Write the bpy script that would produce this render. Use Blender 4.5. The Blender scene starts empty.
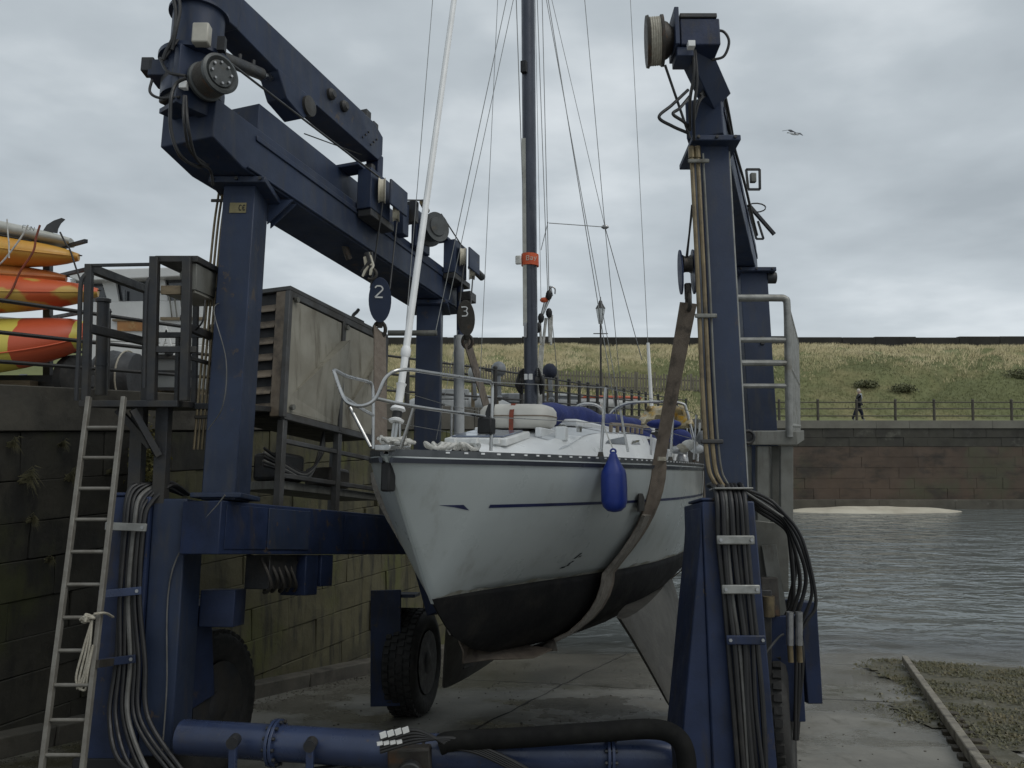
import bpy, bmesh, math, random
import numpy as np
from mathutils import Vector, Matrix
random.seed(7); rng = np.random.RandomState(11)
scn = bpy.context.scene
COL = scn.collection
V = lambda *a: np.array(a, float)
def nrm(a): a = np.array(a, float); return a/np.linalg.norm(a)

# ------------------------------------------------------------------ camera
FPX, PITCH = 840.0, math.atan(44/840.0)
cam = bpy.data.cameras.new('camera'); camo = bpy.data.objects.new('camera', cam); COL.objects.link(camo)
cam.sensor_width = 36; cam.lens = FPX/1024*36; cam.clip_start = .05; cam.clip_end = 4000
camo.location = (0, 0, 0); camo.rotation_euler = (math.radians(90)+PITCH, 0, 0)
scn.camera = camo
# ------------------------------------------------------------------ light
SUN_EL, SUN_AZ = math.radians(52), math.radians(118)       # azimuth measured clockwise from +Y
sd = V(math.sin(SUN_AZ)*math.cos(SUN_EL), math.cos(SUN_AZ)*math.cos(SUN_EL), math.sin(SUN_EL))
sun = bpy.data.lights.new('sun', 'SUN'); suno = bpy.data.objects.new('sun', sun); COL.objects.link(suno)
sun.energy = 1.0; sun.angle = math.radians(35); sun.color = (1, .97, .92)
suno.rotation_euler = Vector(-sd).to_track_quat('-Z', 'Y').to_euler(); suno.location = (0, -20, 40)
world = bpy.data.worlds.new('World'); scn.world = world; world.use_nodes = True
scn.view_settings.view_transform = 'Standard'; scn.view_settings.look = 'None'
scn.view_settings.exposure = 0.0; scn.view_settings.gamma = 1; scn.view_settings.use_curve_mapping = False
def build_world():
    nt = world.node_tree; nt.nodes.clear(); n = nt.nodes; l = nt.links
    def new(t, **k):
        x = n.new(t)
        for a, b in k.items(): setattr(x, a, b)
        return x
    out = new('ShaderNodeOutputWorld'); bg = new('ShaderNodeBackground'); l.new(bg.outputs[0], out.inputs[0])
    sky = new('ShaderNodeTexSky', sky_type='NISHITA'); sky.sun_disc = False
    sky.sun_elevation = SUN_EL; sky.sun_rotation = SUN_AZ
    sk = new('ShaderNodeVectorMath', operation='SCALE'); sk.inputs['Scale'].default_value = .06; l.new(sky.outputs[0], sk.inputs[0])
    tc = new('ShaderNodeTexCoord'); sp = new('ShaderNodeSeparateXYZ'); l.new(tc.outputs['Generated'], sp.inputs[0])
    zc = new('ShaderNodeMath', operation='MAXIMUM'); l.new(sp.outputs['Z'], zc.inputs[0]); zc.inputs[1].default_value = 0
    za = new('ShaderNodeMath', operation='ADD'); l.new(zc.outputs[0], za.inputs[0]); za.inputs[1].default_value = .16
    dx = new('ShaderNodeMath', operation='DIVIDE'); l.new(sp.outputs['X'], dx.inputs[0]); l.new(za.outputs[0], dx.inputs[1])
    dy = new('ShaderNodeMath', operation='DIVIDE'); l.new(sp.outputs['Y'], dy.inputs[0]); l.new(za.outputs[0], dy.inputs[1])
    cb = new('ShaderNodeCombineXYZ'); l.new(dx.outputs[0], cb.inputs[0]); l.new(dy.outputs[0], cb.inputs[1])
    n1 = new('ShaderNodeTexNoise'); n1.inputs['Scale'].default_value = .72; n1.inputs['Detail'].default_value = 5
    n1.inputs['Roughness'].default_value = .5; n1.inputs['Distortion'].default_value = .35; l.new(cb.outputs[0], n1.inputs['Vector'])
    n2 = new('ShaderNodeTexNoise'); n2.inputs['Scale'].default_value = 2.6; n2.inputs['Detail'].default_value = 6; n2.inputs['Roughness'].default_value = .5
    l.new(cb.outputs[0], n2.inputs['Vector'])
    mx = new('ShaderNodeMix', data_type='FLOAT'); mx.inputs[0].default_value = .28
    l.new(n1.outputs['Fac'], mx.inputs[2]); l.new(n2.outputs['Fac'], mx.inputs[3])
    cr = new('ShaderNodeValToRGB'); e = cr.color_ramp.elements
    e[0].position = .35; e[0].color = (.30, .34, .372, 1)
    e[1].position = .65; e[1].color = (.72, .765, .795, 1)
    m = cr.color_ramp.elements.new(.50); m.color = (.445, .493, .528, 1)
    l.new(mx.outputs[0], cr.inputs[0])
    # thinner, paler cloud base towards the horizon all the way round
    hz = new('ShaderNodeMapRange'); l.new(sp.outputs['Z'], hz.inputs[0]); hz.inputs[1].default_value = .02; hz.inputs[2].default_value = .34
    hz.inputs[3].default_value = .42; hz.inputs[4].default_value = 0
    mc = new('ShaderNodeMix', data_type='RGBA'); l.new(hz.outputs[0], mc.inputs[0]); l.new(cr.outputs[0], mc.inputs[6]); mc.inputs[7].default_value = (.66, .72, .765, 1)
    mk = new('ShaderNodeMix', data_type='RGBA'); mk.inputs[0].default_value = .94; l.new(sk.outputs[0], mk.inputs[6]); l.new(mc.outputs[2], mk.inputs[7])
    l.new(mk.outputs[2], bg.inputs[0]); bg.inputs[1].default_value = 1.14
build_world()

# ------------------------------------------------------------------ frames of reference (metres, eye at the origin)
FW = V(0, math.cos(PITCH), math.sin(PITCH)); UPV = V(0, -math.sin(PITCH), math.cos(PITCH))
def at(px, py, Y):                                 # survey helper: sight line through a photo point, at distance Y
    d = V(1, 0, 0)*(px-512)/FPX + UPV*(384-py)/FPX + FW
    return d*(Y/d[1])
SLOPE, Z0 = .149, 1.93                             # slipway falls away from the viewer
SA = math.atan(SLOPE); PSI = math.radians(20)
T = V(1, 0, 0); N = V(0, math.sin(SA), math.cos(SA)); YP = V(0, math.cos(SA), -math.sin(SA))
L = T*math.sin(PSI)+YP*math.cos(PSI); W = T*math.cos(PSI)-YP*math.sin(PSI)
Lh = nrm(V(L[0], L[1], 0))
def gz(Y): return -(Z0+SLOPE*Y)
def ground(x, Y): return V(x, Y, gz(Y))
WATER_Z = -4.42; QUAY_Z = .42

# ------------------------------------------------------------------ mesh builder
def basis(axis):
    a = nrm(axis); u = V(0, 0, 1) if abs(a[2]) < .9 else V(1, 0, 0)
    x = nrm(np.cross(u, a)); y = np.cross(a, x); return x, y, a
class MB:
    def __init__(s): s.v = []; s.f = []
    def add(s, vs, fs):
        o = len(s.v); s.v += [tuple(map(float, p)) for p in vs]; s.f += [tuple(i+o for i in q) for q in fs]; return s
    def fbox(s, O, ex, ey, ez, x0, x1, y0, y1, z0, z1):
        vs = [O+ex*x+ey*y+ez*z for z in (z0, z1) for y in (y0, y1) for x in (x0, x1)]
        return s.add(vs, [(0, 2, 3, 1), (4, 5, 7, 6), (0, 1, 5, 4), (2, 6, 7, 3), (0, 4, 6, 2), (1, 3, 7, 5)])
    def box(s, c, sx, sy, sz, rz=0):
        ex = V(math.cos(rz), math.sin(rz), 0); ey = V(-math.sin(rz), math.cos(rz), 0)
        return s.fbox(np.array(c, float), ex, ey, V(0, 0, 1), -sx/2, sx/2, -sy/2, sy/2, -sz/2, sz/2)
    def hexa(s, bottom, top):                      # two quads, same winding
        return s.add(list(bottom)+list(top), [(3, 2, 1, 0), (4, 5, 6, 7)]+[(i, (i+1) % 4, 4+(i+1) % 4, 4+i) for i in range(4)])
    def bar(s, p0, p1, w, h=None, up=(0, 0, 1)):   # rectangular bar between two points
        h = h or w; p0 = np.array(p0, float); p1 = np.array(p1, float); a = nrm(p1-p0)
        u = np.array(up, float)
        if abs(a@u) > .97: u = V(0, 1, 0)
        x = nrm(np.cross(u, a)); y = np.cross(a, x)
        return s.fbox(p0, x, y, a, -w/2, w/2, -h/2, h/2, 0, np.linalg.norm(p1-p0))
    def loft(s, rings, closed=True, cap=True, loop=False):
        n = len(rings[0]); o = len(s.v); vs = [p for r in rings for p in r]; fs = []
        m = len(rings)
        for i in range(m if loop else m-1):
            j = (i+1) % m
            for k in range(n if closed else n-1):
                k2 = (k+1) % n; fs.append((i*n+k, i*n+k2, j*n+k2, j*n+k))
        if cap and closed and not loop:
            fs.append(tuple(range(n-1, -1, -1))); fs.append(tuple((m-1)*n+k for k in range(n)))
        return s.add(vs, fs)
    def tube(s, pts, r, n=8, loop=False):
        P = [np.array(p, float) for p in pts]; m = len(P); R = r if hasattr(r, '__len__') else [r]*m
        tg = []
        for i in range(m):
            a = P[(i-1) % m] if (i > 0 or loop) else P[i]; b = P[(i+1) % m] if (i < m-1 or loop) else P[i]
            tg.append(nrm(b-a))
        x, y, _ = basis(tg[0]); rings = []
        for i in range(m):
            x = nrm(x-tg[i]*(x@tg[i])); y = np.cross(tg[i], x)
            rings.append([P[i]+R[i]*(math.cos(2*math.pi*k/n)*x+math.sin(2*math.pi*k/n)*y) for k in range(n)])
        return s.loft(rings, loop=loop)
    def cyl(s, p0, p1, r0, r1=None, n=16):
        r1 = r0 if r1 is None else r1; return s.tube([p0, p1], [r0, r1], n)
    def lathe(s, O, axis, prof, n=20, ang=None):   # prof: (radius, height along axis)
        x, y, a = basis(axis); O = np.array(O, float)
        rings = [[O+a*h+r*(math.cos(2*math.pi*k/n)*x+math.sin(2*math.pi*k/n)*y) for k in range(n)] for r, h in prof]
        return s.loft(rings)
    def ell(s, c, rx, ry, rz, n=14, m=9, ex=None, ey=None, ez=None):
        ex = V(1, 0, 0) if ex is None else ex; ey = V(0, 1, 0) if ey is None else ey; ez = V(0, 0, 1) if ez is None else ez
        c = np.array(c, float); rings = []
        for i in range(m):
            th = math.pi*(i+.02)/(m-1+.04)
            rings.append([c+ex*rx*math.sin(th)*math.cos(2*math.pi*k/n)+ey*ry*math.sin(th)*math.sin(2*math.pi*k/n)-ez*rz*math.cos(th) for k in range(n)])
        return s.loft(rings)
    def build(s, name, mat, parent=None, smooth=35, bevel=0, seg=2):
        me = bpy.data.meshes.new(name); o0 = np.zeros(3)
        if parent is not None:
            q = parent
            while q.parent: q = q.parent
            o0 = np.array(q.location)
        me.from_pydata([tuple(np.array(p)-o0) for p in s.v], [], s.f)
        bm = bmesh.new(); bm.from_mesh(me); bmesh.ops.recalc_face_normals(bm, faces=bm.faces); bm.to_mesh(me); bm.free()
        if smooth:
            me.polygons.foreach_set('use_smooth', [True]*len(me.polygons)); me.set_sharp_from_angle(angle=math.radians(smooth))
        me.materials.append(M[mat] if isinstance(mat, str) else mat)
        o = bpy.data.objects.new(name, me); COL.objects.link(o); o.parent = parent
        if bevel:
            b = o.modifiers.new('bevel', 'BEVEL'); b.width = bevel; b.segments = seg; b.limit_method = 'ANGLE'; b.angle_limit = math.radians(40)
        return o
def empty(name, loc):
    o = bpy.data.objects.new(name, None); COL.objects.link(o); o.location = tuple(map(float, loc)); o.empty_display_size = .2; return o
def tag(o, label=None, cat=None, group=None, kind=None):
    for k, v in (('label', label), ('category', cat), ('group', group), ('kind', kind)):
        if v: o[k] = v
    return o
def thing(name, loc, label, cat, group=None): return tag(empty(name, loc), label, cat, group)
def bez(pts, n=10):                                # Catmull-Rom through the points
    P = [np.array(p, float) for p in pts]; P = [2*P[0]-P[1]]+P+[2*P[-1]-P[-2]]; out = []
    for i in range(1, len(P)-2):
        for k in range(n):
            t = k/n; a, b, c, d = P[i-1], P[i], P[i+1], P[i+2]
            out.append(.5*((2*b)+(-a+c)*t+(2*a-5*b+4*c-d)*t*t+(-a+3*b-3*c+d)*t**3))
    out.append(P[-2]); return out

# ------------------------------------------------------------------ materials
M = {}
def mat(name, col, col2=None, scale=2.0, rough=.5, metal=0, bump=.0, bscale=30, stretch=None, dirt=None, dirt_lo=.52, dirt_hi=.72, dscale=3., dstretch=None,
        spec=.5, rvar=.12, third=None, tscale=.7, coat=0, trans=0, alpha=1, chips=None):
    m = bpy.data.materials.new(name); m.use_nodes = True; nt = m.node_tree; n, l = nt.nodes, nt.links; b = n['Principled BSDF']
    geo = n.new('ShaderNodeNewGeometry'); pos = geo.outputs['Position']
    def noise(sc, st=None, det=5, ro=.6):
        x = n.new('ShaderNodeTexNoise'); x.inputs['Scale'].default_value = sc; x.inputs['Detail'].default_value = det; x.inputs['Roughness'].default_value = ro
        if st:
            mp = n.new('ShaderNodeMapping'); mp.inputs['Scale'].default_value = st; l.new(pos, mp.inputs[0]); l.new(mp.outputs[0], x.inputs['Vector'])
        else: l.new(pos, x.inputs['Vector'])
        return x.outputs['Fac']
    def ramp(f, lo, hi):
        r = n.new('ShaderNodeMapRange'); l.new(f, r.inputs[0]); r.inputs[1].default_value = lo; r.inputs[2].default_value = hi; r.interpolation_type = 'SMOOTHSTEP'; return r.outputs[0]
    def mixc(f, a, c):
        x = n.new('ShaderNodeMix'); x.data_type = 'RGBA'; l.new(f, x.inputs[0])
        for s, q in ((6, a), (7, c)):
            if isinstance(q, tuple): x.inputs[s].default_value = (*q, 1)
            else: l.new(q, x.inputs[s])
        return x.outputs[2]
    c = col
    col2 = col2 or tuple(min(1, x*.72) for x in col)
    f1 = noise(scale, stretch); c = mixc(ramp(f1, .35, .68), col, col2)
    if third: c = mixc(ramp(noise(tscale, None, 4), .5, .66), c, third)
    if dirt: c = mixc(ramp(noise(dscale, dstretch, 7, .65), dirt_lo, dirt_hi), c, dirt)
    if chips:
        ck = n.new('ShaderNodeMath'); ck.operation = 'MULTIPLY'; l.new(ramp(noise(chips[1], None, 8, .72), chips[2], chips[2]+.035), ck.inputs[0]); l.new(ramp(noise(chips[1]*.12, None, 4), .42, .62), ck.inputs[1]); c = mixc(ck.outputs[0], c, chips[0])
    l.new(c, b.inputs['Base Color'])
    rr = n.new('ShaderNodeMapRange'); l.new(noise(scale*2.3), rr.inputs[0]); rr.inputs[1].default_value = .3; rr.inputs[2].default_value = .7
    rr.inputs[3].default_value = max(.02, rough-rvar); rr.inputs[4].default_value = min(1, rough+rvar); l.new(rr.outputs[0], b.inputs['Roughness'])
    b.inputs['Metallic'].default_value = metal; b.inputs['Specular IOR Level'].default_value = spec
    if coat: b.inputs['Coat Weight'].default_value = coat; b.inputs['Coat Roughness'].default_value = .15
    if trans: b.inputs['Transmission Weight'].default_value = trans
    if alpha < 1: b.inputs['Alpha'].default_value = alpha
    if bump:
        bp = n.new('ShaderNodeBump'); bp.inputs['Strength'].default_value = bump; bp.inputs['Distance'].default_value = .02
        l.new(noise(bscale, None, 6, .65), bp.inputs['Height']); l.new(bp.outputs[0], b.inputs['Normal'])
    M[name] = m; return m
RUST = (.10, .055, .03); GRIME = (.035, .033, .028)
mat('blue_paint', (.022, .034, .068), (.014, .022, .044), 1.3, .5, spec=.35, bump=.06, bscale=40, dirt=(.040, .042, .048), dirt_lo=.46, dirt_hi=.8, dscale=2.2, dstretch=(4, 4, .7), chips=((.065, .05, .042), 7, .60))
mat('blue_worn', (.018, .030, .074), (.011, .018, .042), 2.1, .5, spec=.35, bump=.1, bscale=35, dirt=(.034, .031, .030), dirt_lo=.5, dirt_hi=.75, dscale=3, dstretch=(3, 3, .6), chips=((.06, .048, .04), 7, .60))
mat('blue_pipe', (.034, .050, .105), (.026, .037, .077), 2.5, .32, bump=.05, bscale=60, dirt=(.05, .05, .055), dirt_lo=.55, dirt_hi=.8, dscale=3, chips=((.07, .055, .045), 10, .61))
mat('dark_steel', (.032, .034, .038), (.05, .046, .04), 5, .5, .3, bump=.15, bscale=60)
mat('grimy_steel', (.06, .055, .046), (.035, .03, .026), 6, .55, .4, bump=.2, bscale=50, dirt=RUST, dirt_lo=.55, dirt_hi=.7, dscale=5)
mat('galvanised', (.30, .30, .28), (.21, .21, .195), 9, .48, .55, bump=.06, bscale=60, dirt=(.17, .155, .12), dirt_lo=.55, dirt_hi=.75)
mat('galv_dull', (.19, .19, .17), (.13, .128, .11), 4, .6, .3, bump=.08, bscale=40, dirt=(.08, .07, .055), dirt_lo=.52, dirt_hi=.72, dscale=3, dstretch=(4, 4, .6))
mat('alloy_ladder', (.20, .19, .165), (.14, .128, .108), 8, .55, .2, bump=.08)
mat('stainless', (.50, .50, .49), (.40, .40, .39), 6, .32, 1.0)
mat('hose', (.011, .011, .012), (.018, .017, .016), 6, .5, bump=.08, bscale=80, dirt=(.036, .033, .028), dirt_lo=.56, dirt_hi=.75)
mat('hose_grey', (.13, .128, .12), (.08, .078, .07), 8, .5)
mat('brass_pipe', (.21, .165, .095), (.13, .10, .06), 7, .45, .5, bump=.1, dirt=(.07, .06, .045), dirt_lo=.55, dirt_hi=.75)
mat('conduit', (.007, .007, .007), (.011, .011, .010), 6, .85, spec=.15, bump=.2)
mat('rubber', (.018, .018, .017), (.03, .028, .025), 7, .75, bump=.25, bscale=60, dirt=(.06, .055, .045), dirt_lo=.55, dirt_hi=.8)
mat('nylon', (.62, .58, .47), (.45, .40, .30), 6, .4, dirt=(.12, .09, .06), dirt_lo=.58, dirt_hi=.72, dscale=9)
mat('beige_box', (.42, .40, .34), (.34, .32, .27), 5, .5)
mat('housing', (.30, .285, .235), (.225, .21, .168), 2.2, .6, bump=.12, bscale=25, dirt=(.10, .085, .055), dirt_lo=.5, dirt_hi=.75, dscale=2.4, dstretch=(3, 3, .45))
mat('housing_frame', (.075, .077, .078), (.05, .047, .042), 4, .55, bump=.1)
mat('louvre', (.20, .16, .115), (.13, .10, .07), 6, .6, bump=.15, dirt=(.06, .05, .04), dirt_lo=.5, dirt_hi=.7)
mat('black', (.010, .010, .011), None, 3, .6)
mat('white_paint', (.72, .72, .70), (.62, .62, .60), 4, .4, dirt=(.35, .34, .30), dirt_lo=.6, dirt_hi=.8)
mat('sign_yellow', (.20, .17, .08), (.14, .12, .055), 8, .5)
mat('chrome_dull', (.4, .4, .4), (.25, .25, .25), 9, .35, .8)
# boat
mat('topsides', (.41, .445, .44), (.375, .405, .40), 1.1, .34, bump=.02, bscale=12, dirt=(.29, .30, .285), dirt_lo=.52, dirt_hi=.8, dscale=2.2, dstretch=(2.2, 2.2, .5), coat=.4)
mat('antifoul', (.006, .006, .007), (.010, .010, .010), 3, .7, spec=.2, bump=.2, bscale=30, dirt=(.024, .022, .019), dirt_lo=.5, dirt_hi=.75, dscale=2.5)
mat('keel_paint', (.085, .081, .070), (.058, .055, .048), 2.4, .6, bump=.25, bscale=25, dirt=(.035, .033, .03), dirt_lo=.5, dirt_hi=.72, dscale=2)
mat('gelcoat', (.74, .75, .74), (.68, .69, .69), 2.2, .35, dirt=(.52, .52, .49), dirt_lo=.6, dirt_hi=.85, dscale=4)
mat('deck_grey', (.56, .58, .59), (.50, .52, .53), 3, .6, bump=.12, bscale=120)
mat('toe_rail', (.10, .105, .11), (.07, .075, .08), 5, .4, .5)
mat('navy_stripe', (.018, .024, .08), None, 5, .4)
mat('mast', (.058, .064, .082), (.045, .050, .064), 3, .35, .4, dirt=(.07, .075, .09), dirt_lo=.5, dirt_hi=.8)
mat('winch_grey', (.075, .08, .078), (.05, .053, .052), 6, .5, .3, bump=.1, dirt=(.10, .085, .06), dirt_lo=.55, dirt_hi=.75, dscale=6)
mat('mast_track', (.42, .41, .36), (.32, .31, .27), 6, .4, .5)
mat('furler', (.80, .80, .79), (.70, .70, .69), 4, .45)
mat('wire', (.30, .30, .29), (.22, .22, .21), 6, .35, .7)
mat('wire_dark', (.07, .07, .07), (.05, .05, .05), 6, .45, .5)
mat('blue_canvas', (.020, .035, .17), (.014, .024, .12), 5, .8, bump=.5, bscale=16)
mat('fender_blue', (.020, .045, .26), (.014, .032, .19), 3, .38, dirt=(.04, .06, .2), dirt_lo=.6, dirt_hi=.8)
mat('raft', (.66, .635, .57), (.58, .555, .50), 3, .45, dirt=(.40, .37, .31), dirt_lo=.6, dirt_hi=.8)
mat('hatch_glass', (.16, .19, .25), (.12, .14, .19), 3, .12, spec=.8)
mat('window_dark', (.03, .034, .04), None, 3, .1, spec=.8)
mat('orange_strap', (.62, .11, .035), (.5, .08, .03), 8, .7)
mat('red_strap', (.28, .06, .03), (.14, .05, .03), 12, .7)
mat('rope', (.42, .39, .32), (.32, .29, .23), 30, .8, bump=.4, bscale=150)
mat('rope_white', (.62, .61, .57), (.45, .44, .40), 25, .8, bump=.3, bscale=120)
mat('teak', (.26, .21, .155), (.17, .135, .10), 12, .7, stretch=(2, 2, 14))
mat('sling', (.17, .138, .108), (.125, .10, .078), 9, .85, bump=.4, bscale=90, dirt=(.06, .05, .04), dirt_lo=.52, dirt_hi=.72, dscale=5)
mat('sling_wrap', (.26, .235, .20), (.17, .15, .128), 14, .4, bump=.6, bscale=26, alpha=.85)
mat('yellowed_vinyl', (.42, .35, .20), (.33, .27, .15), 6, .3, third=(.55, .32, .04), tscale=9)
# setting
mat('concrete', (.20, .19, .165), (.145, .137, .118), 1.1, .75, bump=.3, bscale=9, dirt=(.085, .08, .066), dirt_lo=.48, dirt_hi=.7, dscale=1.3)
mat('quay_stone', (.044, .040, .029), (.026, .024, .018), 1.1, .8, bump=.7, bscale=7, third=(.042, .044, .016), tscale=.7, dirt=(.016, .015, .012), dirt_lo=.45, dirt_hi=.68, dscale=1.7, dstretch=(1.6, 1.6, .6))
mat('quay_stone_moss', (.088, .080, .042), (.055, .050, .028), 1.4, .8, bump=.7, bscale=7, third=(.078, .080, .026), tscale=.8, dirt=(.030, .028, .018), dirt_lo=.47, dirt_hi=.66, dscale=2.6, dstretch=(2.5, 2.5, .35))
mat('quay_cap', (.095, .086, .068), (.062, .057, .046), 1.8, .85, bump=.5, bscale=10, dirt=(.036, .032, .026), dirt_lo=.48, dirt_hi=.7, dscale=2)
mat('mortar', (.022, .020, .016), None, 4, .9, bump=.4, bscale=12)
mat('far_stone', (.112, .080, .058), (.082, .060, .045), .55, .85, bump=.5, bscale=4, third=(.088, .083, .052), tscale=.35, dirt=(.045, .038, .031), dirt_lo=.48, dirt_hi=.7, dscale=.7, dstretch=(.7, .7, 1.5))
mat('far_dark_stone', (.062, .058, .045), (.040, .037, .03), .9, .85, bump=.5, bscale=4, dirt=(.11, .105, .085), dirt_lo=.56, dirt_hi=.72, dscale=1.2)
mat('far_coping', (.19, .18, .145), (.145, .135, .11), .9, .85, bump=.3, bscale=5)
mat('far_foot', (.115, .105, .083), (.075, .067, .053), .8, .85, bump=.4, bscale=4, dirt=(.20, .19, .16), dirt_lo=.58, dirt_hi=.7, dscale=1.1)
mat('pavement', (.22, .21, .18), (.17, .16, .14), .8, .85, bump=.2, bscale=6)
mat('bank', (.155, .166, .068), (.118, .128, .050), .22, .95, bump=.6, bscale=1.5, third=(.22, .195, .09), tscale=.12, dirt=(.12, .128, .052), dirt_lo=.52, dirt_hi=.7, dscale=.5)
mat('grass_dry', (.56, .49, .29), (.47, .40, .22), .5, .9, third=(.38, .35, .18), tscale=.25)
mat('grass_green', (.165, .180, .075), (.13, .142, .057), .3, .9, third=(.25, .235, .11), tscale=.12, dirt=(.13, .138, .058), dirt_lo=.54, dirt_hi=.7, dscale=.22)
mat('bank_path', (.075, .076, .034), (.095, .096, .044), .6, .95, bump=.5, bscale=3)
mat('ridge_stone', (.035, .032, .026), (.022, .02, .017), .35, .9, bump=.5, bscale=1.5)
mat('iron_post', (.020, .019, .018), (.035, .032, .028), 4, .6)
mat('rail_brown', (.085, .075, .055), (.055, .048, .036), 2, .7)
mat('paling', (.20, .18, .14), (.15, .13, .10), 1.2, .85)
mat('scum', (.24, .235, .19), (.14, .135, .10), 5, .6, dirt=(.33, .33, .30), dirt_lo=.45, dirt_hi=.6, dscale=4)
mat('sand', (.56, .52, .42), (.42, .38, .30), .6, .9, bump=.3, bscale=4)
mat('weed', (.088, .078, .026), (.058, .055, .019), 3, .5, third=(.11, .088, .032), tscale=2)
mat('weed_bed', (.085, .072, .036), (.058, .052, .026), 3.2, .6, bump=.8, bscale=22, dirt=(.13, .118, .085), dirt_lo=.55, dirt_hi=.7, dscale=1.5)
mat('leaf_yellow', (.16, .13, .03), (.09, .085, .022), 14, .7, third=(.05, .06, .018), tscale=5)
mat('leaf_dark', (.14, .145, .07), (.11, .113, .055), 2, .8)
mat('stem', (.05, .04, .025), None, 6, .8)
mat('tuft', (.12, .108, .055), (.075, .07, .034), 6, .85)
mat('timber', (.20, .155, .095), (.14, .105, .065), 8, .75, stretch=(1, 8, 8))
mat('rail_top', (.24, .215, .165), (.15, .13, .10), 5, .65, bump=.3, bscale=20, dirt=(.07, .06, .045), dirt_lo=.5, dirt_hi=.68, dscale=4)
# things on the quay
mat('kayak_amber', (.56, .27, .045), (.60, .34, .06), 2.5, .45, dirt=(.42, .14, .035), dirt_lo=.55, dirt_hi=.8, dscale=1.5)
mat('kayak_rust', (.45, .135, .035), (.50, .19, .045), 2.5, .45, dirt=(.33, .09, .03), dirt_lo=.5, dirt_hi=.75, dscale=2)
mat('kayak_red', (.56, .085, .030), (.60, .12, .035), 2, .42)
mat('kayak_yellow', (.62, .46, .075), (.55, .40, .06), 2, .42)
mat('kayak_lemon', (.66, .56, .10), (.58, .48, .08), 2, .42)
mat('board_grey', (.46, .46, .42), (.38, .38, .34), 3, .45, dirt=(.30, .28, .20), dirt_lo=.55, dirt_hi=.75)
mat('cruiser_white', (.62, .62, .60), (.55, .55, .53), 2, .35)
mat('cruiser_wood', (.34, .16, .05), (.26, .12, .04), 5, .5, dirt=(.42, .30, .12), dirt_lo=.5, dirt_hi=.7, dscale=6)
mat('tank_grey', (.22, .23, .225), (.17, .175, .17), 3, .5)
mat('tarp_dark', (.045, .047, .05), (.03, .03, .032), 3, .6, bump=.4, bscale=8)
mat('cloth_dark', (.030, .031, .033), (.02, .02, .022), 8, .9)
mat('cloth_navy', (.016, .02, .038), (.012, .015, .028), 8, .9)
mat('cloth_pale', (.42, .46, .50), None, 8, .9)
mat('skin', (.52, .36, .28), None, 8, .6)
mat('hair_pale', (.60, .54, .44), None, 8, .8)
mat('hair_dark', (.03, .025, .022), None, 8, .8)
mat('shoe_pale', (.50, .48, .44), None, 8, .7)
mat('gull_white', (.70, .71, .72), None, 8, .7)
mat('gull_grey', (.12, .125, .135), None, 8, .7)
mat('lamp_glass', (.55, .58, .58), None, 8, .2)
mat('grey_plastic', (.16, .17, .18), (.10, .105, .11), 3, .5)
mat('grey_pale', (.36, .37, .37), (.26, .27, .27), 3, .5)
mat('orange_boat', (.50, .12, .06), (.42, .09, .04), 3, .5)
# ================================================================== SETTING
def wx_poly():
    return [(-8.7, 0.0), (-5.05, 8.4), (-2.5, 14.15), (-.1, 18.9), (2.26, 24.7), (6.27, 34.4), (11.2, 46.4)]
WP = wx_poly()
def wx(Y):
    for (x0, y0), (x1, y1) in zip(WP, WP[1:]):
        if Y <= y1: return x0+(x1-x0)*(Y-y0)/(y1-y0)
    return WP[-1][0]
def wdir(Y):
    return nrm(V(wx(Y+.4)-wx(Y-.4), .8, 0))
def hnoise(x, y, s):
    return (math.sin(x*1.7*s+1.3*math.sin(y*1.1*s))+math.sin(y*2.3*s+1.7*math.sin(x*.9*s)+2)+math.sin((x+y)*.83*s+.6))/3

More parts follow.
